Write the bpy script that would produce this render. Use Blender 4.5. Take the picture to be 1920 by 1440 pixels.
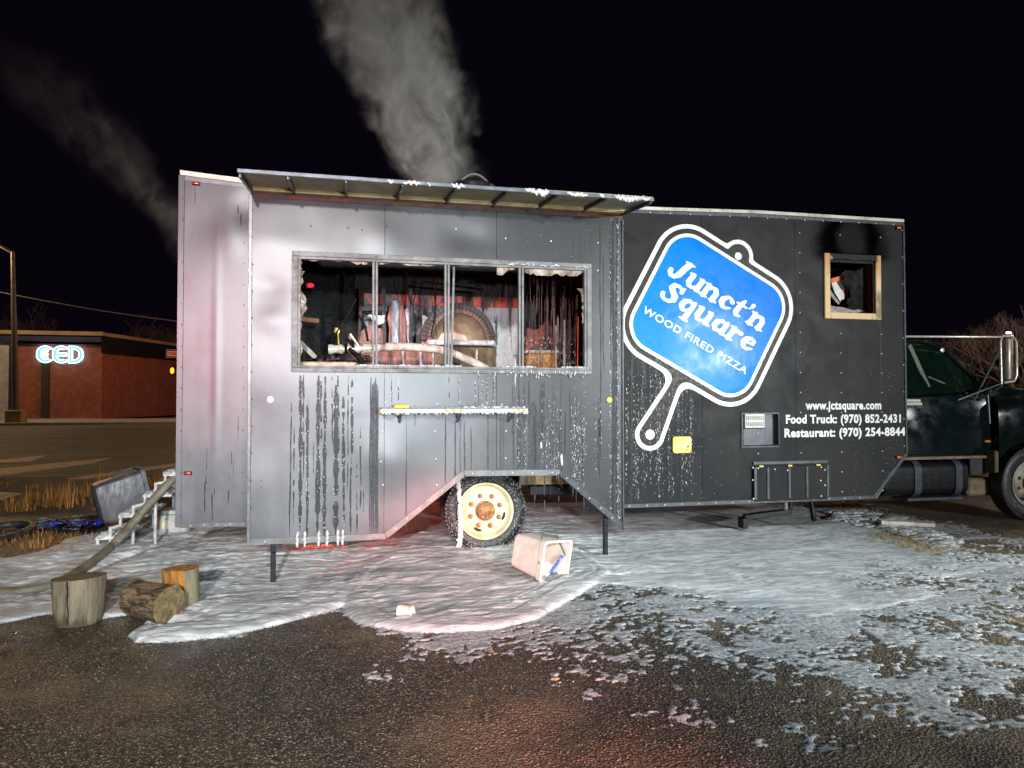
import bpy, bmesh, math, random
import numpy as np
from mathutils import Vector, Matrix, Euler

random.seed(7); rng = np.random.default_rng(11)
sc = bpy.context.scene
COL = sc.collection
PI = math.pi
for o in list(bpy.data.objects): bpy.data.objects.remove(o)

# ------------------------------------------------------------------ camera, night sky, lamps, exposure
F_PX, YAW, PITCH = 1332.0, math.radians(12.8), math.radians(1.03)
CAM = np.array([0.0, -7.4, 1.6])
cd = bpy.data.cameras.new('camera'); cam = bpy.data.objects.new('camera', cd); COL.objects.link(cam)
cd.sensor_width = 36.0; cd.lens = F_PX/1920*36.0; cd.clip_start = 0.05; cd.clip_end = 2000
cam.location = CAM; cam.rotation_euler = (PI/2 + PITCH, 0, -YAW)
sc.camera = cam

w = bpy.data.worlds.new("World"); sc.world = w; w.use_nodes = True
wn = w.node_tree.nodes; bg = wn['Background']
bg.inputs['Color'].default_value = (0.0035, 0.0017, 0.0062, 1); bg.inputs['Strength'].default_value = 0.55

def lamp(name, kind, loc, power, color, radius=0.2, aim=None, angle=None, blend=0.6):
    d = bpy.data.lights.new(name, kind); d.energy = power; d.color = color; d.shadow_soft_size = radius
    o = bpy.data.objects.new(name, d); COL.objects.link(o); o.location = loc
    if kind == 'SPOT':
        d.spot_size = math.radians(angle); d.spot_blend = blend
        o.rotation_euler = (Vector(aim)-Vector(loc)).to_track_quat('-Z', 'Y').to_euler()
    return o
# scene floods and warning lamps standing in for unseen fire engines, plus added fills
lamp('unseen_flood_lamp', 'SPOT', (-1.8, -15.0, 4.2), 9200, (1.0, 0.97, 0.97), 0.24, (-0.7, -0.5, 2.0), 40, 0.9)
lamp('unseen_side_lamp', 'SPOT', (0.9, -14.5, 2.3), 4000, (0.70, 0.93, 1.0), 0.2, (0.3, 0, 1.0), 40, 0.9)
lamp('unseen_headlamp', 'SPOT', (1.8, -14.5, 1.15), 1900, (0.95, 0.96, 1.0), 0.14, (1.5, 0, 1.6), 44, 0.9)
lamp('unseen_flood_lamp_far', 'SPOT', (11.0, -13.5, 3.2), 9000, (0.92, 0.98, 1.0), 0.3, (4.0, -0.4, 1.2), 48, 0.95)
lamp('ground_fill_high', 'SPOT', (8.0, -11.5, 9.0), 6500, (0.80, 0.98, 1.0), 0.3, (4.2, -1.7, 0.0), 27, 1.0)  # added high fill aimed at the ground on the right
lamp('unseen_warning_lamp_red', 'SPOT', (-5.2, -12.5, 2.6), 2900, (1.0, 0.12, 0.24), 0.2, (-1.0, 0, 3.0), 22, 1.0)
lamp('unseen_warning_lamp_low', 'SPOT', (2.2, -15.5, 0.75), 6500, (1.0, 0.10, 0.05), 0.15, (0.7, 0.5, 0.0), 7.5, 1.0)
lamp('red_fill_interior', 'SPOT', (-7.0, 1.45, 2.5), 4500, (1.0, 0.10, 0.06), 0.15, (2.2, 1.5, 2.3), 26, 0.8)  # added red fill through the rear door, tints the interior
lamp('red_fill_underside', 'SPOT', (-0.5, 9.0, 1.6), 900, (1.0, 0.07, 0.03), 0.2, (1.2, 0.8, 0.0), 40, 0.9)  # added red fill from the far side, reddens the ground under the truck
lamp('red_ground_fill', 'SPOT', (1.5, -8.6, 0.9), 1300, (1.0, 0.10, 0.05), 0.08, (1.0, -4.3, -0.12), 26, 1.0)  # added red spot for the red patch on the near ground
lamp('fender_fill', 'POINT', (23.0, -5.5, 3.6), 650, (0.85, 0.95, 1.0), 0.25)  # added to put a highlight on the cab fender
lamp('tree_fill', 'POINT', (19.5, 3.0, 8.0), 1500, (1.0, 0.80, 0.62), 0.25)  # added fill for the bare tree

vs = sc.view_settings; vs.view_transform = 'Standard'; vs.look = 'None'; vs.gamma = 1; vs.exposure = 0
vs.use_curve_mapping = False
cy = sc.cycles
cy.max_bounces = 6; cy.diffuse_bounces = 2; cy.glossy_bounces = 3; cy.transmission_bounces = 4
cy.transparent_max_bounces = 12; cy.volume_bounces = 0; cy.caustics_reflective = False; cy.caustics_refractive = False
cy.sample_clamp_indirect = 4.0; cy.volume_step_rate = 1.0; cy.volume_max_steps = 128
cy.use_denoising = True

# ------------------------------------------------------------------ survey helpers (photo pixel -> place)
_fw = np.array([math.sin(YAW)*math.cos(PITCH), math.cos(YAW)*math.cos(PITCH), math.sin(PITCH)])
_rt = np.array([math.cos(YAW), -math.sin(YAW), 0.0]); _up = np.cross(_rt, _fw)
def ray(px, py): return _fw + _rt*(px-960)/F_PX + _up*(720-py)/F_PX
def U(px, py, y=0.0):
    d = ray(px, py); t = (y-CAM[1])/d[1]; return CAM + d*t
def sstep(a, b, x):
    t = np.clip((x-a)/(b-a), 0, 1); return t*t*(3-2*t)
def zg(x, y):                                   # lie of the lot: it falls away in front of the truck
    x = np.asarray(x, float); y = np.asarray(y, float)
    fx = 1 - 0.72*sstep(-0.2, 2.6, x)
    return -0.12*fx*(1-sstep(-0.5, 0.9, y)) * (1-sstep(20, 60, np.abs(x))) * (1-sstep(20, 60, np.abs(y)))
def G(px, py, dz=0.0):
    d = ray(px, py); z = 0.0
    for _ in range(12):
        t = (z+dz-CAM[2])/d[2]; p = CAM + d*t; z = float(zg(p[0], p[1]))
    return p
S = -0.60                                       # plane of the slide-out's front

# ------------------------------------------------------------------ numpy noise
_LAT = rng.random((256, 256))
def vnoise(x, y):
    xi = np.floor(x).astype(int); yi = np.floor(y).astype(int); fx = x-xi; fy = y-yi
    fx = fx*fx*(3-2*fx); fy = fy*fy*(3-2*fy)
    a = _LAT[xi & 255, yi & 255]; b = _LAT[(xi+1) & 255, yi & 255]; c = _LAT[xi & 255, (yi+1) & 255]; d = _LAT[(xi+1) & 255, (yi+1) & 255]
    return a*(1-fx)*(1-fy)+b*fx*(1-fy)+c*(1-fx)*fy+d*fx*fy
def fbm(x, y, n=4):
    s = 0; a = 0.5; t = 0
    for i in range(n):
        s = s + a*vnoise(x*2**i+17.3*i, y*2**i+9.1*i); t += a; a *= 0.5
    return s/t
def poly_sdf(P, X, Z):                          # negative inside
    d = np.full(X.shape, 1e9); sgn = np.ones(X.shape)
    n = len(P)
    for i in range(n):
        ax, az = P[i]; bx, bz = P[(i+1) % n]
        ex, ez = bx-ax, bz-az; wx, wz = X-ax, Z-az
        t = np.clip((wx*ex+wz*ez)/(ex*ex+ez*ez+1e-12), 0, 1)
        d = np.minimum(d, (wx-ex*t)**2+(wz-ez*t)**2)
        c1 = Z >= az; c2 = Z < bz; c3 = ex*wz > ez*wx
        flip = (c1 & c2 & c3) | (~c1 & ~c2 & ~c3)
        sgn = np.where(flip, -sgn, sgn)
    return sgn*np.sqrt(d)

# ------------------------------------------------------------------ material kit
class NT:
    def __init__(s, name):
        s.m = bpy.data.materials.new(name); s.m.use_nodes = True
        s.t = s.m.node_tree; s.n = s.t.nodes; s.n.clear()
        s.out = s.n.new('ShaderNodeOutputMaterial')
    def new(s, typ, **kw):
        n = s.n.new(typ)
        for k, v in kw.items(): setattr(n, k, v)
        return n
    def lk(s, a, b): s.t.links.new(a, b)
    def put(s, sock, v):
        if hasattr(v, 'is_output'): s.lk(v, sock)
        elif v is not None: sock.default_value = v
    def math(s, op, a, b=None, c=None, clamp=False):
        n = s.new('ShaderNodeMath', operation=op); n.use_clamp = clamp
        s.put(n.inputs[0], a); s.put(n.inputs[1], b); s.put(n.inputs[2], c) if c is not None else None
        return n.outputs[0]
    def obj(s): return s.new('ShaderNodeTexCoord').outputs['Object']
    def xyz(s, v):
        n = s.new('ShaderNodeSeparateXYZ'); s.lk(v, n.inputs[0]); return n.outputs
    def map(s, v, scale=(1,1,1), loc=(0,0,0), rot=(0,0,0)):
        n = s.new('ShaderNodeMapping'); s.lk(v, n.inputs[0]); n.inputs['Scale'].default_value = scale
        n.inputs['Location'].default_value = loc; n.inputs['Rotation'].default_value = rot; return n.outputs[0]
    def noise(s, v, scale=5, detail=4, rough=0.55, dist=0.0, col=False):
        n = s.new('ShaderNodeTexNoise'); s.lk(v, n.inputs['Vector'])
        n.inputs['Scale'].default_value = scale; n.inputs['Detail'].default_value = detail
        n.inputs['Roughness'].default_value = rough; n.inputs['Distortion'].default_value = dist
        return n.outputs['Color' if col else 'Fac']
    def voro(s, v, scale=5, feature='F1', out='Distance', rand=1.0):
        n = s.new('ShaderNodeTexVoronoi', feature=feature); s.lk(v, n.inputs['Vector'])
        n.inputs['Scale'].default_value = scale; n.inputs['Randomness'].default_value = rand; return n.outputs[out]
    def ramp(s, f, stops, interp='LINEAR'):
        n = s.new('ShaderNodeValToRGB'); s.put(n.inputs[0], f); cr = n.color_ramp; cr.interpolation = interp
        while len(cr.elements) < len(stops): cr.elements.new(0.5)
        for e, (p, c) in zip(cr.elements, stops):
            e.position = p; e.color = (c, c, c, 1) if isinstance(c, (int, float)) else (*c, 1)
        return n.outputs[0]
    def range(s, v, a, b, c=0.0, d=1.0, smooth=True):
        n = s.new('ShaderNodeMapRange', interpolation_type='SMOOTHSTEP' if smooth else 'LINEAR')
        s.put(n.inputs[0], v)
        for i, q in enumerate((a, b, c, d)): n.inputs[1+i].default_value = q
        return n.outputs[0]
    def mix(s, f, a, b, mode='MIX'):
        n = s.new('ShaderNodeMix', data_type='RGBA', blend_type=mode)
        s.put(n.inputs[0], f)
        for sock, v in ((n.inputs[6], a), (n.inputs[7], b)):
            if isinstance(v, (tuple, list)): v = (*v[:3], 1)
            s.put(sock, v)
        return n.outputs[2]
    def bump(s, h, strength=0.3, dist=0.01, normal=None):
        n = s.new('ShaderNodeBump'); s.lk(h, n.inputs['Height']); n.inputs['Strength'].default_value = strength
        n.inputs['Distance'].default_value = dist
        if normal is not None: s.lk(normal, n.inputs['Normal'])
        return n.outputs[0]
    def bsdf(s, color, rough=0.5, metal=0.0, normal=None, spec=0.5, coat=0.0, emit=None, estr=0.0, trans=0.0, coatr=0.1):
        b = s.new('ShaderNodeBsdfPrincipled')
        if isinstance(color, (tuple, list)): color = (*color[:3], 1)
        s.put(b.inputs['Base Color'], color); s.put(b.inputs['Roughness'], rough); s.put(b.inputs['Metallic'], metal)
        b.inputs['Specular IOR Level'].default_value = spec; b.inputs['Coat Weight'].default_value = coat
        b.inputs['Coat Roughness'].default_value = coatr; b.inputs['Transmission Weight'].default_value = trans
        if normal is not None: s.lk(normal, b.inputs['Normal'])
        if emit is not None:
            b.inputs['Emission Color'].default_value = (*emit, 1); b.inputs['Emission Strength'].default_value = estr
        s.lk(b.outputs[0], s.out.inputs['Surface']); return b

def simple(name, color, rough=0.5, metal=0.0, var=0.25, scale=12.0, bump=0.12, dirt=None, coat=0.0, stretch=(1,1,1), bd=0.004, spec=0.5):
    """one worn material: mottled colour, uneven gloss, a little relief, optional dirt"""
    k = NT(name); v = k.map(k.obj(), stretch)
    n = k.noise(v, scale, 6, 0.62); n2 = k.noise(v, scale*5.3, 3, 0.6)
    lo = tuple(c*(1-var) for c in color); hi = tuple(min(1, c*(1+var)) for c in color)
    col = k.mix(k.range(n, 0.3, 0.7), lo, hi)
    if dirt is not None:
        d = k.noise(v, scale*0.4, 7, 0.7, 0.6)
        col = k.mix(k.range(d, 0.47, 0.66), col, dirt)
    r = k.range(n2, 0.2, 0.8, max(0.02, rough-0.13), min(1, rough+0.13))
    k.bsdf(col, r, metal, k.bump(n2, bump, bd), coat=coat, spec=spec)
    return k.m
def glow(name, color, strength):
    k = NT(name); v = k.obj(); n = k.noise(v, 30, 2)
    e = k.new('ShaderNodeEmission'); k.put(e.inputs[0], (*color, 1))
    k.put(e.inputs[1], k.range(n, 0.2, 0.8, strength*0.9, strength*1.1)); k.lk(e.outputs[0], k.out.inputs[0]); return k.m

# ------------------------------------------------------------------ mesh kit
class MB:
    def __init__(s): s.v = []; s.f = []
    def add(s, V, Fs):
        o = len(s.v); s.v += [tuple(map(float, p)) for p in V]; s.f += [tuple(i+o for i in f) for f in Fs]; return s
    def box(s, x0, x1, y0, y1, z0, z1):
        V = [(x0,y0,z0),(x1,y0,z0),(x1,y1,z0),(x0,y1,z0),(x0,y0,z1),(x1,y0,z1),(x1,y1,z1),(x0,y1,z1)]
        return s.add(V, [(0,3,2,1),(4,5,6,7),(0,1,5,4),(1,2,6,5),(2,3,7,6),(3,0,4,7)])
    def obox(s, c, size, rot=(0,0,0)):
        M = Euler(rot).to_matrix(); h = [q/2 for q in size]
        V = [Vector(c)+M@Vector((sx*h[0], sy*h[1], sz*h[2])) for sz in (-1,1) for sx, sy in ((-1,-1),(1,-1),(1,1),(-1,1))]
        return s.add(V, [(0,3,2,1),(4,5,6,7),(0,1,5,4),(1,2,6,5),(2,3,7,6),(3,0,4,7)])
    def bar(s, p, q, a, b, up=(0,0,1)):
        p = Vector(p); q = Vector(q); d = (q-p).normalized(); u = Vector(up)
        if abs(d.dot(u)) > 0.98: u = Vector((0,1,0))
        x = d.cross(u).normalized()*a/2; y = x.cross(d).normalized()*b/2
        V = [p-x-y, p+x-y, p+x+y, p-x+y, q-x-y, q+x-y, q+x+y, q-x+y]
        return s.add(V, [(0,3,2,1),(4,5,6,7),(0,1,5,4),(1,2,6,5),(2,3,7,6),(3,0,4,7)])
    def tube(s, pts, r, n=10, cap=True, flat=1.0):
        pts = [Vector(p) for p in pts]; R = r if hasattr(r, '__len__') else [r]*len(pts)
        V = []; Fs = []; prev = None
        for i, p in enumerate(pts):
            d = (pts[min(i+1, len(pts)-1)]-pts[max(i-1, 0)]).normalized()
            if prev is None:
                u = Vector((0,0,1)) if abs(d.z) < 0.9 else Vector((0,1,0)); x = d.cross(u).normalized()
            else: x = (prev - d*prev.dot(d)).normalized()
            prev = x; y = x.cross(d)
            for k in range(n):
                a = 2*PI*k/n; V.append(p + (x*math.cos(a)+y*math.sin(a)*flat)*R[i])
            if i:
                o = (i-1)*n
                for k in range(n): Fs.append((o+k, o+(k+1) % n, o+n+(k+1) % n, o+n+k))
        if cap:
            Fs.append(tuple(range(n))[::-1]); o = (len(pts)-1)*n; Fs.append(tuple(o+k for k in range(n)))
        return s.add(V, Fs)
    def lathe(s, c, axis, prof, n=32, cap=False, a0=0.0, a1=2*PI):
        """prof: list of (distance along axis, radius)"""
        d = Vector(axis).normalized(); u = Vector((0,0,1)) if abs(d.z) < 0.9 else Vector((1,0,0))
        x = d.cross(u).normalized(); y = x.cross(d); c = Vector(c); V = []; Fs = []
        full = abs(a1-a0-2*PI) < 1e-6; m = n if full else n+1
        for (t, r) in prof:
            for k in range(m):
                a = a0+(a1-a0)*k/n; V.append(c+d*t+(x*math.cos(a)+y*math.sin(a))*r)
        for i in range(len(prof)-1):
            for k in range(n):
                Fs.append((i*m+k, i*m+(k+1) % m, (i+1)*m+(k+1) % m, (i+1)*m+k))
        if cap:
            Fs.append(tuple(range(m))[::-1]); Fs.append(tuple((len(prof)-1)*m+k for k in range(m)))
        return s.add(V, Fs)
    def prism(s, P, y0, y1, axis='y', y1scale=None):
        """polygon in (x, z) pushed along y (or in (y, z) along x, (x, y) along z)"""
        n = len(P)
        def pt(a, b, t): return (a, t, b) if axis == 'y' else (t, a, b) if axis == 'x' else (a, b, t)
        V = [pt(a, b, y0) for a, b in P]+[pt(a, b, y1) for a, b in P]
        Fs = [tuple(range(n)), tuple(range(2*n-1, n-1, -1))]+[((i+1) % n, i, n+i, n+(i+1) % n) for i in range(n)]
        return s.add(V, Fs)
    def blob(s, c, r, n=6, m=4, jag=0.25):
        c = Vector(c); r = r if hasattr(r, '__len__') else (r, r, r); V = [c+Vector((0,0,r[2]))]; Fs = []
        for i in range(1, m):
            t = PI*i/m
            for k in range(n):
                a = 2*PI*(k+0.5*(i % 2))/n; q = 1+random.uniform(-jag, jag)
                V.append(c+Vector((r[0]*math.sin(t)*math.cos(a)*q, r[1]*math.sin(t)*math.sin(a)*q, r[2]*math.cos(t)*q)))
        V.append(c-Vector((0,0,r[2])))
        for k in range(n):
            Fs.append((0, 1+k, 1+(k+1) % n)); L = 1+(m-2)*n; Fs.append((len(V)-1, L+(k+1) % n, L+k))
        for i in range(m-2):
            for k in range(n): a = 1+i*n; Fs.append((a+k, a+n+k, a+n+(k+1) % n, a+(k+1) % n))
        return s.add(V, Fs)
    def mesh(s, name, mat=None, org=(0,0,0), smooth=None, bevel=0.0, seg=1, weld=False, norm=True):
        me = bpy.data.meshes.new(name); o = Vector(org)
        me.from_pydata([tuple(Vector(p)-o) for p in s.v], [], s.f); me.update()
        if norm or bevel or weld:
            bm = bmesh.new(); bm.from_mesh(me)
            if weld: bmesh.ops.remove_doubles(bm, verts=bm.verts, dist=1e-5)
            if norm: bmesh.ops.recalc_face_normals(bm, faces=bm.faces)
            if bevel:
                ed = [e for e in bm.edges if len(e.link_faces) == 2 and e.calc_face_angle(0) > 0.5]
                bmesh.ops.bevel(bm, geom=ed, offset=bevel, segments=seg, affect='EDGES', profile=0.5)
            bm.to_mesh(me); bm.free()
        if smooth is not None:
            me.polygons.foreach_set('use_smooth', [True]*len(me.polygons)); me.set_sharp_from_angle(angle=math.radians(smooth))
        if mat: me.materials.append(mat)
        return me
    def build(s, name, mat, parent=None, loc=None, **kw):
        """link as ONE object whose origin is the parent's (or loc)"""
        base = parent.get('_w') if parent is not None else None
        base = Vector(base) if base is not None else Vector((0,0,0))
        org = Vector(loc) if loc is not None else base
        o = bpy.data.objects.new(name, s.mesh(name, mat, org, **kw)); COL.objects.link(o)
        o.location = org-base if parent is not None else org
        o['_w'] = tuple(org)
        if parent is not None: o.parent = parent
        return o
def tag(o, label=None, cat=None, group=None, kind=None):
    if label: o['label'] = label
    if cat: o['category'] = cat
    if group: o['group'] = group
    if kind: o['kind'] = kind
    return o
def thing(name, loc, label, cat, group=None):
    o = bpy.data.objects.new(name, None); COL.objects.link(o); o.location = loc; o['_w'] = tuple(loc); o.empty_display_size = 0.2
    return tag(o, label, cat, group)
def piece(name, me, parent, world, rot=None):
    """a part that shares mesh data with its like; mesh is local"""
    o = bpy.data.objects.new(name, me); COL.objects.link(o); o.parent = parent
    o.location = Vector(world)-Vector(parent['_w']); o['_w'] = tuple(world)
    if rot: o.rotation_euler = rot
    return o
def copy_tree(o, parent=None):
    c = o.copy(); COL.objects.link(c); c.parent = parent
    for ch in list(o.children): copy_tree(ch, c)
    return c

def sheet(fn, x0, x1, z0, z1, res, place, thick=0.0, back=None, merge=False):
    """marching-squares sheet of {fn<0}; place(x,z)->point; optional thickness towards back vector"""
    nx = max(2, int(round((x1-x0)/res))); nz = max(2, int(round((z1-z0)/res)))
    xs = np.linspace(x0, x1, nx+1); zs = np.linspace(z0, z1, nz+1)
    X, Z = np.meshgrid(xs, zs, indexing='ij'); D = fn(X, Z)
    D = np.where(np.abs(D) < 1e-7, 1e-7, D); I = D < 0
    V = []; Fs = []; idx = {}
    def vert(key, x, z):
        if key not in idx: idx[key] = len(V); V.append((x, z))
        return idx[key]
    cnt = I[:-1,:-1].astype(int)+I[1:,:-1]+I[1:,1:]+I[:-1,1:]
    full = cnt == 4
    for i in range(nx):
        col = full[i]
        if merge:
            j = 0
            while j < nz:
                if col[j]:
                    j0 = j
                    while j < nz and col[j]: j += 1
                    Fs.append((vert((i,j0),xs[i],zs[j0]), vert((i+1,j0),xs[i+1],zs[j0]), vert((i+1,j),xs[i+1],zs[j]), vert((i,j),xs[i],zs[j])))
                else: j += 1
        else:
            for j in np.nonzero(col)[0]:
                Fs.append((vert((i,j),xs[i],zs[j]), vert((i+1,j),xs[i+1],zs[j]), vert((i+1,j+1),xs[i+1],zs[j+1]), vert((i,j+1),xs[i],zs[j+1])))
    part = np.argwhere((cnt > 0) & (cnt < 4))
    for i, j in part:
        cs = [(i,j),(i+1,j),(i+1,j+1),(i,j+1)]; poly = []
        for a in range(4):
            p, q = cs[a], cs[(a+1) % 4]; dp, dq = D[p], D[q]
            if dp < 0: poly.append(vert(p, xs[p[0]], zs[p[1]]))
            if (dp < 0) != (dq < 0):
                t = dp/(dp-dq); key = (min(p,q), max(p,q))
                poly.append(vert(key, xs[p[0]]+(xs[q[0]]-xs[p[0]])*t, zs[p[1]]+(zs[q[1]]-zs[p[1]])*t))
        if len(poly) >= 3: Fs.append(tuple(poly))
    mb = MB(); P = [Vector(place(x, z)) for x, z in V]
    if not thick: return mb.add(P, Fs)
    from collections import Counter
    n = len(P); bk = Vector(back)*thick; ed = {}
    for f in Fs:
        for a in range(len(f)):
            e = (f[a], f[(a+1) % len(f)]); k = (min(e), max(e))
            ed[k] = None if k in ed else e
    F2 = list(Fs)+[tuple(i+n for i in reversed(f)) for f in Fs]
    F2 += [(e[1], e[0], e[0]+n, e[1]+n) for e in ed.values() if e]
    return mb.add(P+[p+bk for p in P], F2)

def capsule(X, Z, a, b):
    ax, az, ar = a; bx, bz, br = b
    ex, ez = bx-ax, bz-az; t = np.clip(((X-ax)*ex+(Z-az)*ez)/(ex*ex+ez*ez+1e-12), 0, 1)
    return np.hypot(X-ax-ex*t, Z-az-ez*t)-(ar+(br-ar)*t)
def rrect(X, Z, cx, cz, hw, hh, r):
    qx = np.abs(X-cx)-hw+r; qz = np.abs(Z-cz)-hh+r
    return np.hypot(np.maximum(qx, 0), np.maximum(qz, 0))+np.minimum(np.maximum(qx, qz), 0)-r
def smin(a, b, k):
    h = np.clip(0.5+0.5*(b-a)/k, 0, 1); return b*(1-h)+a*h-k*h*(1-h)

# ------------------------------------------------------------------ materials
def panel_mat(name, film_sheen):
    """charcoal aluminium skin; dried foam residue and painted lamp sheen on the rear two thirds, soot above openings"""
    k = NT(name); v = k.obj(); x, y, z = k.xyz(v)
    big = k.noise(k.map(v, (1, 1, 0.7)), 1.5, 5, 0.55, 0.3)
    cloud = k.noise(v, 3.1, 6, 0.6, 0.5)
    brush = k.noise(k.map(v, (90, 1, 1.2)), 1.0, 3, 0.6)
    fine = k.noise(k.map(v, (160, 1, 160)), 1.0, 2, 0.5)
    run = k.noise(k.map(v, (26, 1, 0.8)), 1.0, 4, 0.6)
    char = k.mix(k.range(big, 0.3, 0.7), (0.0085, 0.009, 0.0105), (0.016, 0.0155, 0.015))
    if film_sheen:
        fx = k.ramp(k.range(x, -1.7, 2.9, 0, 1, False), [(0.0, 0.72), (0.16, 0.72), (0.19, 0.72), (0.26, 0.68), (0.34, 0.58), (0.55, 0.40), (0.70, 0.19), (0.85, 0.07), (1.0, 0.05)])  # paler towards the rear: residue, with lamp sheen put into the colour
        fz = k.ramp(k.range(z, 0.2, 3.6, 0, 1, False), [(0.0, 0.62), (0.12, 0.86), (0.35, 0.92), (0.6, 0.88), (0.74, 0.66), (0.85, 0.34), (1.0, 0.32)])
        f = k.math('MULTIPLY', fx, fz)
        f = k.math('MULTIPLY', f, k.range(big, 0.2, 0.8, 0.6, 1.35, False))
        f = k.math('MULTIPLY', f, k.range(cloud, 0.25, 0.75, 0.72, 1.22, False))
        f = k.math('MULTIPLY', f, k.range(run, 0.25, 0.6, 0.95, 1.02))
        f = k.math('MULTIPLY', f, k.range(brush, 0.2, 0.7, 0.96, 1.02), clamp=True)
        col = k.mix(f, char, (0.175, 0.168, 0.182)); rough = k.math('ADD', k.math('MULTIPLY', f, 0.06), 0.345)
        # scorch wisps near the rear top corner and above the serving hatch
        sx = k.math('MULTIPLY', k.math('SUBTRACT', x, -1.0), 3.2); sz = k.math('MULTIPLY', k.math('SUBTRACT', z, 3.5), 3.4)
        sd = k.math('ADD', k.math('MULTIPLY', sx, sx), k.math('MULTIPLY', sz, sz))
        so = k.math('MULTIPLY', k.range(sd, 0.0, 1.3, 0.75, 0.0), k.range(cloud, 0.35, 0.6))
        col = k.mix(so, col, (0.022, 0.022, 0.024))
    else:
        tan = k.math('MULTIPLY', k.range(k.noise(k.map(v, (1.2, 1, 0.5)), 1.3, 5, 0.6), 0.42, 0.72), 0.8)
        col = k.mix(tan, char, (0.018, 0.0155, 0.013))
        f = k.math('MULTIPLY', k.range(run, 0.5, 0.8), k.range(z, 0.2, 2.2, 0.35, 0.0))
        col = k.mix(f, col, (0.036, 0.038, 0.042)); rough = k.range(cloud, 0.3, 0.7, 0.42, 0.56)
        # smoke stain above the little window: dark halo with a burnt-clean grey heart
        ex = k.math('MULTIPLY', k.math('SUBTRACT', x, 5.86), 1.75); ez = k.math('MULTIPLY', k.math('SUBTRACT', z, 3.40), 1.9)
        wob = k.math('MULTIPLY', k.math('SUBTRACT', cloud, 0.5), 0.7)
        d = k.math('ADD', k.math('SQRT', k.math('ADD', k.math('MULTIPLY', ex, ex), k.math('MULTIPLY', ez, ez))), wob)
        hal = k.math('MULTIPLY', k.range(d, 0.58, 1.12, 1.0, 0.0), k.range(z, 3.18, 3.30))
        col = k.mix(hal, col, (0.0015, 0.0014, 0.0013))
        e2 = k.math('MULTIPLY', k.math('SUBTRACT', x, 5.88), 3.9); e3 = k.math('MULTIPLY', k.math('SUBTRACT', z, 3.47), 3.2)
        d2 = k.math('ADD', k.math('SQRT', k.math('ADD', k.math('MULTIPLY', e2, e2), k.math('MULTIPLY', e3, e3))), wob)
        ash = k.math('MULTIPLY', k.range(d2, 0.5, 1.0, 0.85, 0.0), k.range(z, 3.28, 3.36))
        col = k.mix(ash, col, (0.020, 0.020, 0.0215))
        rough = k.math('ADD', rough, k.math('MULTIPLY', hal, 0.4))
    h = k.math('ADD', k.math('MULTIPLY', fine, 0.05), k.math('ADD', k.math('MULTIPLY', big, 1.0), k.math('MULTIPLY', brush, 0.02)))
    b_ = k.bsdf(col, rough, 0.0, k.bump(h, 0.12, 0.02), spec=0.55 if film_sheen else 0.15)
    if not film_sheen: k.lk(k.math('MULTIPLY', k.math('SUBTRACT', 1.0, hal), 0.15), b_.inputs['Specular IOR Level'])
    return k.m
M = {}
M['film_sheen'] = panel_mat('residue_sheen_skin', True)
M['dark'] = panel_mat('charcoal_skin', False)
M['alu'] = simple('dull_aluminium', (0.15, 0.148, 0.148), 0.36, 0.25, 0.25, 9, 0.1, (0.12, 0.115, 0.10))
M['frame'] = simple('sooty_window_frame', (0.16, 0.155, 0.152), 0.55, 0.0, 0.3, 7, 0.04, (0.06, 0.056, 0.042))
M['trimd'] = simple('charcoal_trim', (0.050, 0.053, 0.060), 0.35, 0.2, 0.3, 8, 0.1)
M['cream'] = simple('cream_rail', (0.62, 0.57, 0.47), 0.5, 0, 0.15, 5, 0.1, (0.36, 0.31, 0.24))
M['awn'] = simple('awning_underside', (0.50, 0.43, 0.26), 0.55, 0, 0.22, 3, 0.1, (0.34, 0.27, 0.16), stretch=(1, 1, 1))
M['awntop'] = simple('awning_rail', (0.12, 0.135, 0.16), 0.4, 0.2, 0.3, 12, 0.12, (0.09, 0.09, 0.09))
M['seal'] = simple('yellowed_seal', (0.66, 0.55, 0.27), 0.55, 0, 0.3, 4, 0.1, (0.45, 0.30, 0.10))
M['rust'] = simple('red_brown_steel', (0.11, 0.022, 0.014), 0.55, 0, 0.4, 6, 0.2, (0.045, 0.02, 0.012))
M['black'] = simple('black_steel', (0.005, 0.0055, 0.0065), 0.36, 0, 0.3, 14, 0.12, spec=0.3)
M['soot'] = simple('soot', (0.012, 0.011, 0.0105), 0.85, 0, 0.6, 5, 0.5, (0.022, 0.019, 0.016), bd=0.01)
M['rubber'] = simple('wet_rubber', (0.021, 0.020, 0.020), 0.5, 0, 0.4, 18, 0.3, (0.075, 0.062, 0.058))
M['rim'] = simple('cream_rim', (0.70, 0.61, 0.40), 0.42, 0, 0.12, 6, 0.08, (0.58, 0.44, 0.20))
M['hub'] = simple('rusty_hub', (0.34, 0.17, 0.06), 0.55, 0.2, 0.4, 20, 0.3, (0.17, 0.07, 0.03))
M['white'] = simple('white_vinyl', (0.78, 0.75, 0.71), 0.38, 0, 0.05, 6, 0.03)
M['blackv'] = simple('black_vinyl', (0.012, 0.010, 0.009), 0.42, 0, 0.3, 6, 0.06, (0.024, 0.020, 0.012), spec=0.2)
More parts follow.
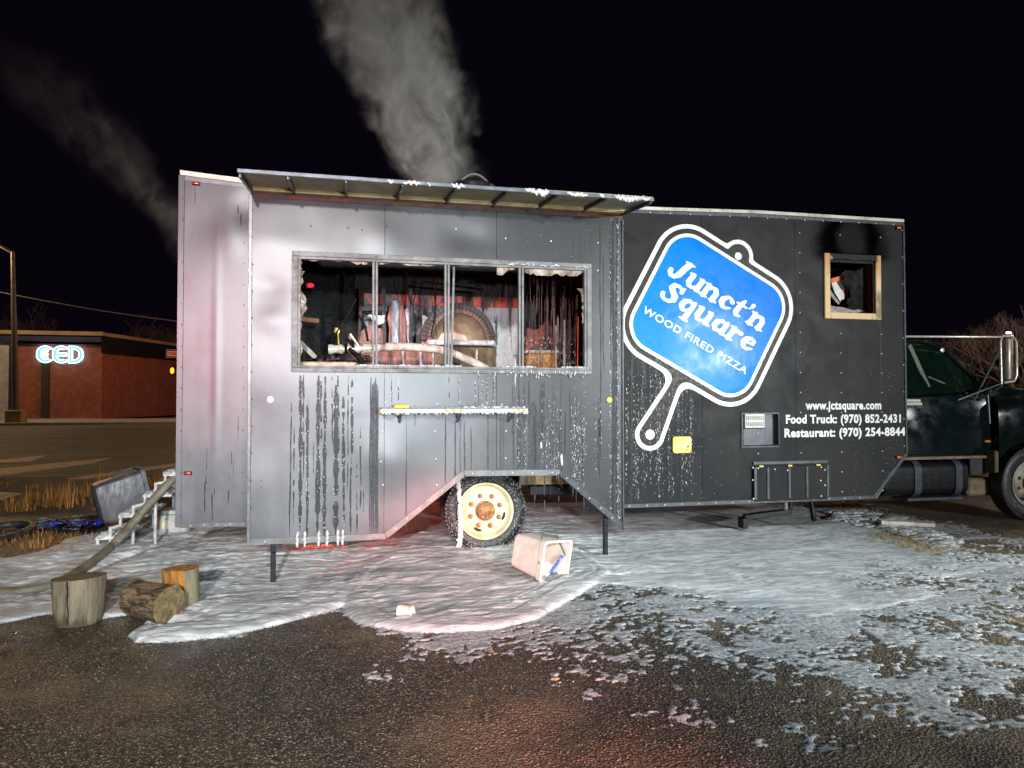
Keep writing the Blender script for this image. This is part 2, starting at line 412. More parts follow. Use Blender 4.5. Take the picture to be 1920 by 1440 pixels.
def blue_mat():
    k = NT('blue_vinyl'); v = k.obj(); n = k.noise(v, 2.4, 4, 0.5); n2 = k.noise(k.map(v, (60, 1, 3)), 1, 3)
    col = k.mix(k.range(n, 0.3, 0.7), (0.0008, 0.20, 0.80), (0.001, 0.22, 0.86))
    g_ = k.noise(k.map(v, (22, 1, 1.3)), 1.0, 5, 0.65, 0.3); sp = k.noise(v, 55, 3, 0.6)
    col = k.mix(k.range(g_, 0.52, 0.72, 0, 0.16), col, (0.02, 0.05, 0.12)); col = k.mix(k.range(sp, 0.66, 0.74, 0, 0.5), col, (0.25, 0.40, 0.62))
    k.bsdf(col, k.range(n, 0.35, 0.65, 0.16, 0.30), 0, k.bump(n, 0.14, 0.03), spec=0.06); return k.m
M['blue'] = blue_mat()
M['yellow'] = simple('yellow_tank_cap_plate', (0.72, 0.46, 0.07), 0.5, 0, 0.2, 9, 0.15, (0.78, 0.58, 0.22))
M['amber'] = simple('amber_lens', (0.75, 0.16, 0.02), 0.15, 0, 0.2, 40, 0.2, coat=0.5)
M['redl'] = simple('red_lens', (0.45, 0.02, 0.02), 0.15, 0, 0.25, 40, 0.2, coat=0.5)
M['frameW'] = None
def wframe():
    k = NT('scorched_beige_frame'); v = k.obj(); x, y, z = k.xyz(v); n = k.noise(v, 7, 6, 0.65, 0.4)
    zz = k.math('ADD', z, k.math('MULTIPLY', k.math('SUBTRACT', n, 0.5), 0.25))
    s = k.range(zz, 3.10, 3.22); b = k.range(zz, 2.95, 3.24)
    xx = k.math('ADD', x, k.math('MULTIPLY', k.math('SUBTRACT', n, 0.5), 0.3))
    col = k.mix(k.math('MULTIPLY', b, 0.65), (0.74, 0.52, 0.29), (0.50, 0.19, 0.04))
    mid = k.math('MULTIPLY', s, k.math('MULTIPLY', k.range(xx, 5.52, 5.60), k.range(xx, 6.24, 6.16)))
    col = k.mix(mid, col, (0.012, 0.011, 0.01))
    c2 = k.math('MULTIPLY', k.range(xx, 6.1, 6.22), k.math('MULTIPLY', k.range(zz, 2.92, 2.80), k.range(zz, 2.5, 2.58)))
    col = k.mix(k.math('MULTIPLY', c2, 0.75), col, (0.10, 0.085, 0.05))
    k.bsdf(col, 0.65, 0, k.bump(n, 0.15, 0.01), spec=0.25); return k.m
M['frameW'] = wframe()
def foam_mat():
    k = NT('foam'); v = k.obj()
    a = k.new('ShaderNodeAttribute', attribute_name='thick').outputs['Fac']
    v2 = k.map(v, (1, 1.6, 1)); wp = k.noise(v2, 2.2, 4, 0.55, 0.5)
    vein = k.noise(k.map(v, (1.1, 4.2, 1), rot=(0, 0, 0.12)), 3.2, 7, 0.62, 1.6)
    fine = k.noise(v, 70, 4, 0.7); mid = k.noise(v, 16, 5, 0.65); bub = k.voro(v, 150)
    col = k.mix(k.range(vein, 0.42, 0.60), (0.32, 0.32, 0.32), (0.68, 0.675, 0.67))
    col = k.mix(k.math('MULTIPLY', k.range(mid, 0.40, 0.62), 0.5), (0.35, 0.35, 0.34), col) if False else col
    col = k.mix(k.range(wp, 0.40, 0.66, 0.0, 0.45), col, (0.74, 0.73, 0.72))
    col = k.mix(k.range(k.noise(v, 110, 2, 0.6), 0.58, 0.72, 0.0, 0.35), col, (0.22, 0.20, 0.18))
    lace = k.noise(v, 34, 6, 0.75); lace2 = k.noise(v, 130, 2, 0.6)
    gap = k.math('MULTIPLY', k.range(k.math('ADD', k.math('MULTIPLY', lace, 0.7), k.math('MULTIPLY', lace2, 0.3)), 0.46, 0.56), k.range(a, 0.003, 0.012, 0.90, 0.0))
    col = k.mix(k.range(a, 0.0, 0.016, 0.45, 0.0), col, (0.46, 0.47, 0.49))
    col = k.mix(gap, col, (0.035, 0.030, 0.025))
    h = k.math('ADD', k.math('MULTIPLY', fine, 0.35), k.math('ADD', k.math('MULTIPLY', mid, 0.6), k.math('ADD', k.math('MULTIPLY', bub, 0.25), k.math('MULTIPLY', vein, 0.8))))
    b = k.bsdf(col, k.range(mid, 0.3, 0.7, 0.34, 0.62), 0, k.bump(h, 0.7, 0.018), spec=0.5)
    bn = [n for n in k.n if n.bl_idname == 'ShaderNodeBump'][-1]; k.lk(k.range(a, 0.003, 0.025, 0.12, 0.6), bn.inputs['Strength'])
    return k.m
M['foam'] = foam_mat()
M['fleck'] = simple('foam_flecks', (0.50, 0.49, 0.48), 0.55, 0, 0.15, 40, 0.3)
M['wet'] = simple('wet_run', (0.014, 0.015, 0.017), 0.42, 0, 0.4, 30, 0.2, (0.026, 0.027, 0.03), spec=0.25)
M['wet2'] = simple('thin_wet_run', (0.045, 0.046, 0.052), 0.5, 0, 0.35, 30, 0.15, spec=0.2)
def asphalt():
    k = NT('asphalt_lot'); v = k.obj(); x, y, z = k.xyz(v)
    big = k.noise(v, 0.5, 6, 0.6, 0.4); med = k.noise(v, 3.5, 5, 0.6); gr = k.noise(v, 90, 3, 0.7)
    ag = k.voro(v, 62, out='Color'); agd = k.voro(v, 62); ag2 = k.voro(v, 140, out='Color')
    sepA = k.new('ShaderNodeSeparateColor'); k.lk(ag, sepA.inputs[0]); sepB = k.new('ShaderNodeSeparateColor'); k.lk(ag2, sepB.inputs[0])
    col = k.mix(k.range(big, 0.42, 0.60), (0.026, 0.019, 0.012), (0.150, 0.110, 0.066))
    col = k.mix(k.range(med, 0.42, 0.66, 0, 0.8), col, (0.014, 0.012, 0.010))
    st = k.math('MULTIPLY', k.range(sepA.outputs[0], 0.50, 0.9, 0, 1), k.range(agd, 0.25, 0.6, 1, 0))
    col = k.mix(k.math('MULTIPLY', st, 0.95), col, k.mix(sepA.outputs[1], (0.075, 0.053, 0.034), (0.42, 0.32, 0.21)))
    st2 = k.range(sepB.outputs[0], 0.62, 0.95, 0, 0.85)
    col = k.mix(st2, col, k.mix(sepB.outputs[1], (0.010, 0.008, 0.006), (0.40, 0.30, 0.20)))
    wet = k.math('MULTIPLY', k.range(x, 1.2, -1.9), k.range(k.noise(v, 1.1, 4, 0.6), 0.42, 0.62))
    wet = k.math('MULTIPLY', wet, k.math('MULTIPLY', k.range(y, -3.2, -1.9), k.range(y, 0.8, -0.5)))
    col = k.mix(k.math('MULTIPLY', wet, 0.6), col, (0.012, 0.011, 0.010))
    rough = k.math('SUBTRACT', k.range(gr, 0.3, 0.7, 0.32, 0.82), k.math('MULTIPLY', wet, 0.5))
    h = k.math('ADD', k.math('MULTIPLY', agd, -0.9), k.math('ADD', k.math('MULTIPLY', gr, 0.5), k.math('MULTIPLY', med, 1.2)))
    k.bsdf(col, rough, 0, k.bump(h, 1.0, 0.014), spec=0.5); return k.m
M['asphalt'] = asphalt()

# ================================================================== GROUND, ROAD, FOAM
def axis_coords(fine0, fine1, step, lo, hi):
    a = list(np.arange(fine0, fine1+1e-6, step)); s = step
    while a[-1] < hi: s *= 1.35; a.append(min(hi, a[-1]+s))
    s = step; b = []
    t = fine0
    while t > lo: s *= 1.35; t = max(lo, t-s); b.append(t)
    return np.array(b[::-1]+a)
gx = axis_coords(-6, 9, 0.12, -700, 700); gy = axis_coords(-8, 5, 0.12, -700, 700)
X, Y = np.meshgrid(gx, gy, indexing='ij')
near = (1-sstep(8, 14, np.hypot(X-1, Y+2)))
Zg = zg(X, Y)+(fbm(X*1.4+40, Y*1.4+40, 4)-0.5)*0.05*near
def surf_z(x, y):
    x = np.asarray(x, float); y = np.asarray(y, float)
    n = (1-sstep(8, 14, np.hypot(x-1, y+2)))
    return zg(x, y)+(fbm(x*1.4+40, y*1.4+40, 4)-0.5)*0.05*n
nx, ny = X.shape
def grid_obj(name, X, Y, Z, mat, keep=None, smooth=True, attr=None):
    nx, ny = X.shape; V = np.stack([X, Y, Z], -1).reshape(-1, 3)
    I = np.arange(nx*ny).reshape(nx, ny)
    Q = np.stack([I[:-1,:-1], I[1:,:-1], I[1:,1:], I[:-1,1:]], -1).reshape(-1, 4)
    if keep is not None:
        Q = Q[keep.reshape(-1)]; used = np.unique(Q); mp = np.full(nx*ny, -1); mp[used] = np.arange(len(used)); Q = mp[Q]; V = V[used]
        if attr is not None: attr = attr.reshape(-1)[used]
    me = bpy.data.meshes.new(name); me.vertices.add(len(V)); me.vertices.foreach_set('co', V.astype(np.float32).reshape(-1))
    me.loops.add(Q.size); me.loops.foreach_set('vertex_index', Q.astype(np.int32).reshape(-1))
    me.polygons.add(len(Q)); me.polygons.foreach_set('loop_start', np.arange(0, Q.size, 4, dtype=np.int32))
    me.update(calc_edges=True); me.validate()
    if smooth: me.polygons.foreach_set('use_smooth', np.ones(len(Q), bool))
    if attr is not None:
        a = me.attributes.new('thick', 'FLOAT', 'POINT'); a.data.foreach_set('value', attr.astype(np.float32))
    me.materials.append(mat); o = bpy.data.objects.new(name, me); COL.objects.link(o); return o
tag(grid_obj('ground', X, Y, Zg, M['asphalt']), kind='structure')

# ---- foam: thick tongues in front of the truck, thin broken patches beyond their edge
def gp(*pts): return [tuple(G(*p)[:2]) for p in pts]
main = gp((-260,1150),(0,1166),(110,1150),(185,1172),(250,1160),(330,1150),(430,1146),(640,1118),(800,1120),(1000,1110),(1120,1098),(1290,1112),(1420,1150),(1560,1180),(1700,1160),(1830,1118),(1960,1085),(2100,1060),(1990,1012),(1800,1004),(1752,990),(1660,978),(1560,962),(1400,952),(1250,948),(1150,940),(1000,935),(820,940),(700,950),(500,945),(335,962),(250,985),(165,1003),(60,1038),(-30,1052),(-260,1075))
tongue = gp((430,1040),(330,1130),(240,1196),(252,1206),(300,1206),(400,1197),(520,1174),(645,1137),(700,1090),(640,1030))
lobe = gp((640,1100),(646,1150),(680,1170),(760,1183),(840,1187),(930,1180),(1010,1158),(1080,1120),(1150,1080),(1080,1030),(800,1020),(660,1060))
STEP = 0.0135
fx = np.arange(-5.6, 7.6, STEP); fy = np.arange(-4.5, 2.9, STEP)
X, Y = np.meshgrid(fx, fy, indexing='ij')
wx = (fbm(X*2.2, Y*2.2, 4)-0.5)*0.30; wy = (fbm(X*2.2+50, Y*2.2+50, 4)-0.5)*0.26
Wd = X+wx*0.55; We = Y+wy*0.55
dm = -poly_sdf(main, X+wx, Y+wy); dt = -poly_sdf(tongue, X+wx*0.12, Y+wy*0.12); dl = -poly_sdf(lobe, X+wx*0.25, Y+wy*0.25)
rightf = sstep(1.9, 3.6, X)*sstep(0.2, -0.6, Y)
dm = dm-rightf*(0.10+1.5*(fbm(X*0.9+3, Y*1.3+60, 5)-0.42))
def lip(d, r): return np.where(d > 0, np.sqrt(np.clip(1-(1-np.clip(d/r, 0, 1))**2, 0, 1)), 0)
Tm = 0.020+0.012*fbm(X*0.8, Y*0.8, 3)-0.017*sstep(1.6, 3.4, X)
hm = lip(dm, 0.10)*Tm; ht = lip(dt, 0.10)*0.036; hl = lip(dl, 0.08)*0.036
# flow wrinkles: long along the creep of the foam
def ridged(n): return 1-np.abs(2*n-1)
r1 = ridged(fbm(Wd*0.9+3*wy, We*4.6+3*wx, 4)); r2 = ridged(fbm(Wd*2.6+7+5*wx, We*9+5*wy, 3)); r3 = fbm(X*14, Y*14, 3); r4 = ridged(fbm(Wd*3.5+7+6*wx, We*20+8*wy, 3))
edge_r = ridged(vnoise(np.clip(dl, 0, 9)*16+fbm(X*2, Y*2, 2)*2.0, X*0.7)); edge_t = ridged(vnoise(np.clip(dt, 0, 9)*15+fbm(X*2, Y*2, 2)*2.0, X*0.7+30))
H = np.maximum(np.maximum(hm, ht), hl)
body = np.clip(H/0.02, 0, 1)
rip = (r1**3)*0.014+(r2**3)*0.006+(r3-0.5)*0.004-(r4**6)*0.006
rip = rip*(1-0.72*sstep(2.6, 4.6, X))
rip = rip+np.where(dl > 0, edge_r**2*0.012*(1-sstep(0.2, 0.7, dl)), 0)+np.where(dt > 0, edge_t**2*0.010*(1-sstep(0.2, 0.8, dt)), 0)
edge = np.maximum(np.maximum(np.where(dt > 0, dt, 0), np.where(dl > 0, dl, 0)), np.where(dm > 0.25, dm, 0))
rip = rip+1.6*sstep(-0.4, -1.5, X)*(0.034*(fbm(X*3.0+wy*4, Y*5.0+wx*4, 4)-0.46)+0.010*(ridged(fbm(X*5, Y*8, 3))-0.6))
H = H+body*(rip-0.010)*(0.25+0.75*sstep(0.02, 0.22, edge))
# narrow trough cut into the foam, running from the steps towards the stumps
a0 = G(450, 985)[:2]; a1 = G(120, 1098)[:2]
ex, ey = a1-a0; L2 = ex*ex+ey*ey; tt = np.clip(((X-a0[0])*ex+(Y-a0[1])*ey)/L2, 0, 1)
dd = np.hypot(X-a0[0]-ex*tt+wx*0.2, Y-a0[1]-ey*tt+wy*0.2); H = H-0.05*np.exp(-(dd/0.045)**2)
# no foam where the skirt keeps it off
wedge = gp((535,1022),(700,1012),(840,900),(860,900),(850,990),(760,1008),(640,1026),(540,1034)); dw = -poly_sdf(wedge, X+wx*0.3, Y+wy*0.3)
H = H-0.10*sstep(-0.04, 0.06, dw)
# broken thin patches
out = np.clip(-np.maximum(np.maximum(dm, dt), dl), 0, 9)
pn = 0.36*fbm(X*2.4+11, Y*2.8+5, 3)+0.30*fbm(X*9+2, Y*9, 3)+0.34*fbm(X*26+2, Y*26, 2)
reach = 0.10+2.2*sstep(0.2, 2.4, X)-1.2*sstep(3.9, 5.4, X)
thr = 0.415+0.19*np.clip(out/reach, 0, 1.7)+0.12*sstep(0.5, -0.3, X)-0.07*sstep(2.4, 3.6, X)*(1-sstep(0.15, 0.9, out))
smear = -poly_sdf(gp((640,1296),(690,1250),(770,1200),(900,1192),(900,1225),(800,1262),(700,1290)), X+wx*0.6, Y+wy*0.6)
thr = thr-0.16*sstep(-0.12, 0.15, smear)
pm = (pn-thr)
pm = np.where(out > 0, pm, 1.0)
patch = np.clip(pm*0.028, -0.01, 0.0020)
# to the right the sheet itself is thin and worn through
thin = 0.55*sstep(3.6, 5.6, X)*sstep(-0.6, -2.6, Y)+0.40*sstep(5.4, 6.8, X)
H = np.where((out > 0), patch, np.maximum(H, 0.002)-np.clip(thin, 0, 1)*np.clip(0.56-pn, 0, 1)*0.16)
# clean ground around the stumps' feet
for px, py, r in ((215,1185,0.20),(300,1175,0.17),(205,1206,0.2)):
    q = G(px, py); dq = np.hypot(X-q[0], (Y-q[1])*1.5)+wx*0.5; H = H-0.09*np.clip(1-dq/r, 0, 1)
SZ = surf_z(X, Y)
H = np.where(H > 0, H+0.004, H)
Zf = SZ+np.where(H > 0, H, -0.006)
ins = H > 0
keep = ins[:-1,:-1] | ins[1:,:-1] | ins[1:,1:] | ins[:-1,1:]
tag(grid_obj('foam', X, Y, Zf, M['foam'], keep, attr=np.clip(H, 0, 1)), 'grey white fire fighting foam spread in wrinkled tongues over the asphalt', 'foam', kind='stuff')

# ---- loose stones on the lot
mb = MB(); n = 0
while n < 6500:
    px = random.uniform(-40, 1960); py = 1150+300*random.random()**0.9
    q = G(px, py)
    if fbm(np.array([q[0]*1.7]), np.array([q[1]*1.7]), 3)[0] < 0.40: continue
    r = random.choice((0.0025, 0.003, 0.004, 0.005))*random.uniform(0.7, 1.3)
    z = float(surf_z(q[0], q[1]))
    mb.blob((q[0], q[1], z+r*0.3), (r*1.3, r, r*0.8), 5, 3, 0.3); n += 1
M['stone'] = simple('pale_grit', (0.13, 0.098, 0.066), 0.5, 0, 0.85, 45, 0.2, (0.035, 0.028, 0.021))
tag(mb.build('gravel', M['stone'], smooth=None), 'loose pale grit scattered over the dark asphalt in front', 'gravel', kind='stuff')

# ---- road, crossing, kerb and pavement far on the left
M['road'] = simple('street_asphalt', (0.085, 0.082, 0.040), 0.75, 0, 0.3, 0.8, 0.3, (0.045, 0.042, 0.024), stretch=(0.4, 1, 1))
M['paint'] = simple('worn_road_paint', (0.42, 0.32, 0.22), 0.7, 0, 0.25, 3, 0.2, (0.30, 0.23, 0.15))
M['conc'] = simple('concrete', (0.30, 0.27, 0.24), 0.8, 0, 0.2, 2, 0.2)
tag(MB().box(-160, -1.0, 8.4, 37.0, -0.05, 0.02).build('road', M['road']), kind='structure')
for pts in (((-60,876),(0,862),(88,853),(60,864),(0,868),(-60,884)), ((-60,893),(0,878),(210,858),(175,868),(0,892),(-60,906)), ((125,897),(330,868),(330,874),(165,898)), ((-60,945),(0,922),(45,925),(20,932),(-60,958))):
    P = [tuple(G(px, py, 0.024)[:2]) for px, py in pts]
    tag(MB().prism(P, 0.0205, 0.024, axis='z').build('crossing_stripe', M['paint']), kind='structure')
tag(MB().box(-160, -6, 37.0, 37.3, -0.05, 0.16).build('kerb', M['conc'], bevel=0.02), kind='structure')
tag(MB().box(-160, -6, 37.3, 45.0, -0.05, 0.14).build('pavement', M['conc']), kind='structure')

# ================================================================== FOOD TRUCK
truck = thing('food_truck', (0, 0, 0), 'burnt charcoal food truck with a raised serving hatch and foam running down its side', 'food truck')
def gauss(x, z, cx, cz, sx, sz): return np.exp(-(((x-cx)/sx)**2+((z-cz)/sz)**2))
def dent(x, z):                                   # buckles in the slide-out skin
    x = np.asarray(x, float); z = np.asarray(z, float)
    d = (fbm(x*1.3+3, z*1.1+8, 3)-0.5)*0.022*(1-0.55*sstep(0.5, 2.0, x))
    e = 1-sstep(-0.86, -0.42, x)
    d = d+e*(0.006*np.sin(z*5.3+1.0)+0.012*(vnoise(z*3.1, x*2)-0.5)*0.5)*sstep(0.5, 1.0, z)
    d = d-0.012*gauss(x, z, -0.70, 2.30, 0.16, 0.13)+0.008*gauss(x, z, -0.72, 2.62, 0.14, 0.10)-0.007*gauss(x, z, -0.60, 3.0, 0.3, 0.14)
    d = d-0.026*gauss(x, z, 0.36, 1.0, 0.26, 0.24)+0.014*gauss(x, z, 1.1, 3.15, 0.25, 0.15)-0.012*gauss(x, z, 0.3, 3.1, 0.2, 0.2)
    return d
def dent2(x, z):
    x = np.asarray(x, float); z = np.asarray(z, float)
    d = (fbm(x*1.1+30, z*0.9+3, 3)-0.5)*0.018*(1-sstep(2.5, 4, x)*0.7)
    d = d+(1-sstep(-1.2, -0.9, x))*(-0.005*gauss(x, z, -1.28, 1.9, 0.03, 0.9)) + 0.013*gauss(x, z, -1.0, 3.45, 0.12, 0.16)-0.009*gauss(x, z, -1.15, 3.2, 0.14, 0.2)
    return d
# --- outlines
slide_poly = [(-0.9,0.265),(0.33,0.265),(1.07,0.832),(2.035,0.818),(2.703,0.245),(2.705,3.462),(-0.897,3.462)]
win = (-0.475, 2.315, 1.868, 2.895)
def slide_sdf(x0, x1):
    def fn(X, Z):
        d = poly_sdf(slide_poly, X, Z); hole = np.maximum(np.abs(X-(win[0]+win[1])/2)-(win[1]-win[0])/2, np.abs(Z-(win[2]+win[3])/2)-(win[3]-win[2])/2)
        return np.maximum(np.maximum(d, -hole), np.maximum(x0-X, X-x1))
    return fn
slide = MB().box(-0.88, -0.86, S+0.03, 0.0, 0.29, 3.41).box(2.66, 2.68, S+0.03, 0.0, 0.9, 3.41).box(-0.86, 2.66, S+0.03, 0.02, 3.38, 3.41).box(-0.86, 2.66, S+0.04, 0.02, 1.04, 1.07).build('slide_out', M['dark'], truck)
for a, b, za, zb in ((-0.905, 0.308, 0.22, 3.49), (0.312, 1.388, 0.22, 2.4), (0.312, 1.388, 2.4, 3.49), (1.392, 2.71, 0.22, 3.49)):
    m = sheet(slide_sdf(a, b), a, b, za, zb, 0.024, lambda x, z: (x, S+float(dent(x, z)), z), 0.012, (0, 1, 0))
    m.build('metal_sheet', M['film_sheen'], slide, smooth=40)
# edge trims on the slide-out
for (p, q) in (((-0.9,0.29),(0.33,0.29)), ((0.33,0.265+0.03),(1.07,0.862)), ((1.07,0.862),(2.035,0.848)), ((2.035,0.848),(2.70,0.28))):
    MB().bar((p[0], S-0.004, p[1]), (q[0], S-0.004, q[1]), 0.010, 0.058).build('skirt_trim', M['alu'] if p[0] < 1.5 else M['trimd'], slide, bevel=0.002)
MB().bar((-0.893, S-0.006, 0.26), (-0.893, S-0.006, 3.44), 0.030, 0.016).build('corner_trim', M['alu'], slide, bevel=0.003)
MB().bar((2.700, S-0.006, 0.25), (2.700, S-0.006, 3.40), 0.018, 0.016).build('corner_trim', M['trimd'], slide, bevel=0.003)
for px, py in ((507,749),(1142,750)):
    q = U(px, py, S); MB().lathe((q[0], S+0.012, q[2]), (0,-1,0), [(0,0.030),(0.022,0.030),(0.027,0.024),(0.027,0.006),(0.023,0.0)], 16).build('lock_button', M['white'] if px < 800 else M['yellow'], slide, smooth=40)
# rear section, front section
top_r = [(-1.615,3.745),(-1.3,3.722),(-0.95,3.70),(-0.6,3.70)]
rear_poly = [(-1.617,0.345),(-0.60,0.335)]+top_r[::-1]
front_poly = [(2.5,0.372),(6.15,0.372),(6.625,0.905),(6.612,3.735),(4.6,3.728),(2.97,3.685),(2.5,3.68)]
swin = (5.545, 6.195, 2.60, 3.25)
vent = (4.395, 4.885, 1.015, 1.415)
def body_sdf(poly, x0, x1):
    def fn(X, Z):
        d = np.maximum(poly_sdf(poly, X, Z), np.maximum(x0-X, X-x1))
        for h in (swin, vent):
            d = np.maximum(d, -np.maximum(np.abs(X-(h[0]+h[1])/2)-(h[1]-h[0])/2, np.abs(Z-(h[2]+h[3])/2)-(h[3]-h[2])/2))
        return d
    return fn
m = sheet(body_sdf(rear_poly, -1.7, -0.5), -1.65, -0.58, 0.3, 3.78, 0.024, lambda x, z: (x, float(dent2(x, z)), z), 0.012, (0, 1, 0))
m.build('rear_side_sheet', M['film_sheen'], truck, smooth=40)
for a, b in ((2.5, 3.898), (3.902, 5.098), (5.102, 6.66)):
    m = sheet(body_sdf(front_poly, a, b), a, b, 0.33, 3.78, 0.025, lambda x, z: (x, float(dent2(x, z)), z), 0.012, (0, 1, 0))
    m.build('front_side_sheet', M['dark'], truck, smooth=40)
# box: roof, far side, rear and front walls, floor
M['inner'] = M['soot']
roof = MB()
tops = [(-1.6,3.72),(-0.9,3.675),(0.8,3.62),(2.97,3.66),(4.6,3.70),(6.6,3.71)]
roof.prism([(x, z) for x, z in tops]+[(x, z-0.05) for x, z in tops[::-1]], 0.014, 2.44)
roof.build('roof', M['dark'], truck)
MB().box(-1.6, 6.6, 2.40, 2.44, 0.4, 3.64).build('far_side_wall', M['soot'], truck)
MB().box(-1.612, -1.58, 0.014, 1.0, 0.4, 3.68).box(-1.612, -1.58, 1.9, 2.40, 0.4, 3.68).box(-1.612, -1.58, 1.0, 1.9, 3.2, 3.68).build('rear_wall', M['soot'], truck)
MB().box(6.57, 6.60, 0.014, 2.40, 0.93, 3.68).build('front_wall', M['dark'], truck)
MB().box(-1.58, 6.57, 0.014, 2.40, 0.98, 1.04).build('floor', M['soot'], truck)
MB().box(2.75, 6.1, 0.016, 0.05, 0.375, 0.98).build('sill_frame', M['soot'], truck); MB().box(-1.58, -0.9, 0.016, 0.05, 0.36, 0.98).build('sill_frame', M['soot'], truck)
# rails along the roof edge
def rail(pts, name, mat, h, y0, y1, parent=truck, dz=0.0):
    m = MB()
    m.prism([(x, z+h+dz) for x, z in pts]+[(x, z+dz) for x, z in pts[::-1]], y0, y1); return m.build(name, mat, parent)
rail([(-1.62,3.752),(-1.3,3.728),(-0.93,3.704)], 'roof_rail', M['cream'], 0.045, -0.014, 0.10)
rail([(2.93,3.686),(3.5,3.70),(4.6,3.732),(6.605,3.738)], 'roof_rail', M['cream'], 0.036, -0.014, 0.10)
rail([(-1.62,3.708),(-1.3,3.684),(-0.93,3.66)], 'roof_edge_trim', M['alu'], 0.040, -0.008, -0.0005)
rail([(2.75,3.645),(3.5,3.66),(4.6,3.692),(6.61,3.698)], 'roof_edge_trim', M['trimd'], 0.036, -0.008, -0.0005)
MB().bar((-1.612,-0.006,0.345),(-1.607,-0.006,3.75), 0.055, 0.012).build('corner_trim', M['film_sheen'], truck, bevel=0.003)
MB().bar((6.612,-0.006,0.91),(6.602,-0.006,3.70), 0.026, 0.014).build('corner_trim', M['trimd'], truck, bevel=0.003)
for p, q, mt in (((-1.6,0.36),(-0.9,0.35),'alu'), ((2.72,0.392),(6.15,0.392),'trimd'), ((6.15,0.392),(6.61,0.90),'trimd')):
    MB().bar((p[0],-0.004,p[1]), (q[0],-0.004,q[1]), 0.009, 0.045).build('bottom_trim', M[mt], truck, bevel=0.002)
# red-brown strip below the hatch, awning hatch with ribs
MB().box(-0.86, 2.69, S-0.012, S+0.02, 3.415, 3.462).build('hinge_strip', M['rust'], slide)
AZ = 3.445
awn = MB().box(-0.895, 2.705, -1.345, S-0.005, AZ+0.012, AZ+0.03).build('awning', M['awn'], truck)
MB().bar((-0.90,-1.35,AZ+0.018),(2.71,-1.35,AZ+0.004), 0.03, 0.034).build('front_rail', M['awntop'], awn, bevel=0.004)
MB().box(-0.86, 2.69, S-0.12, S-0.015, AZ-0.022, AZ+0.0118).build('seal_strip', M['seal'], awn)
rib = MB().box(-0.012, 0.012, -0.365, 0.365, -0.018, 0.018).mesh('rib', M['black'], bevel=0.003)
for i, px in enumerate((473,553,650,745,835,921,1006,1089,1164)):
    x = U(px, 380, S)[0]
    piece('rib', rib, awn, (x, -0.972, AZ-0.006 - (0.012 if i in (0, 8) else 0)))
mb = MB()                                         # foam hanging on the rail
def rail_clump(px0, px1, drop, dens=0.012):
    x0, x1 = U(px0, 340, -1.36)[0], U(px1, 340, -1.36)[0]; x = x0
    while x < x1:
        t = (x-x0)/(x1-x0+1e-6); e = math.sin(PI*min(1, max(0, t)))**0.5
        z = AZ+0.012+random.uniform(-0.01, 0.012); d = drop*e*random.uniform(0.4, 1.0)
        mb.blob((x, -1.372, z-d*0.35), (0.011, 0.008, 0.009+d*0.45), 6, 4, 0.25); x += dens
for a, b, d in ((727,737,0.015),(757,788,0.02),(775,782,0.03),(803,808,0.02),(848,870,0.03),(985,1028,0.045),(1013,1024,0.07),(1064,1102,0.03),(1123,1132,0.03),(1152,1200,0.055),(1200,1218,0.02)): rail_clump(a, b, d)
tag(mb.build('foam_clumps', M['fleck'], awn, smooth=60), kind='stuff')
for o_ in [awn]+[c for c in awn.children if not c.name.startswith('rib')]:
    for v_ in o_.data.vertices: v_.co.z += (v_.co.y+0.97)*0.10
for c in awn.children:
    if c.name.startswith('rib'): c.rotation_euler.x = math.atan(0.10)
# round roof vent with hooped cover, seen above the awning
vx = U(885, 345, 1.1)[0]
vn = MB().lathe((vx, 1.1, 3.6), (0,0,1), [(0,0.24),(0.30,0.24),(0.32,0.22),(0.32,0.0)], 24).build('roof_vent', M['black'], truck, smooth=40)
hoop = [(vx-0.30+0.6*i/14, 0.92, 3.88+0.375*math.sin(PI*i/14)**0.7) for i in range(15)]
MB().tube(hoop, 0.018, 6).build('hoop', M['alu'], vn, smooth=60)
MB().lathe((vx, 1.1, 3.92), (0,0,1), [(0,0.30),(0.22,0.30),(0.29,0.20),(0.32,0.0)], 24).build('cap', M['black'], vn, smooth=40)

# --- serving window: frame, posts, broken remains
fr = MB(); x0, x1, z0, z1 = win
fr.box(x0-0.055, x1+0.05, S-0.022, S+0.03, z1, z1+0.045).box(x0-0.055, x1+0.05, S-0.022, S+0.03, z0-0.042, z0).box(x0-0.055, x0, S-0.022, S+0.03, z0, z1).box(x1, x1+0.05, S-0.022, S+0.03, z0, z1)
wf = fr.build('window_frame', M['frame'], truck, bevel=0.004)
MB().box(x0, x1, S-0.008, S+0.05, z1-0.022, z1-0.0005).box(x0, x1, S-0.03, S+0.06, z0+0.0005, z0+0.02).box(x0+0.0005, x0+0.022, S-0.008, S+0.05, z0+0.02, z1-0.022).box(x1-0.022, x1-0.0005, S-0.008, S+0.05, z0+0.02, z1-0.022).build('track', M['frame'], wf)
mul = MB().box(-0.026, -0.004, -0.012, 0.03, 0, z1-z0-0.043).box(0.004, 0.026, -0.018, 0.024, 0, z1-z0-0.043).mesh('mullion', M['frame'], bevel=0.003)
for px in (703, 838, 977): piece('mullion', mul, wf, (U(px, 600, S)[0], S+0.004, z0+0.0205))
MB().bar((U(851,495,S+0.05)[0], S+0.055, z1-0.03), (U(846,690,S+0.05)[0], S+0.055, z0+0.03), 0.02, 0.03).build('loose_sash', M['frame'], wf)
sh = MB()
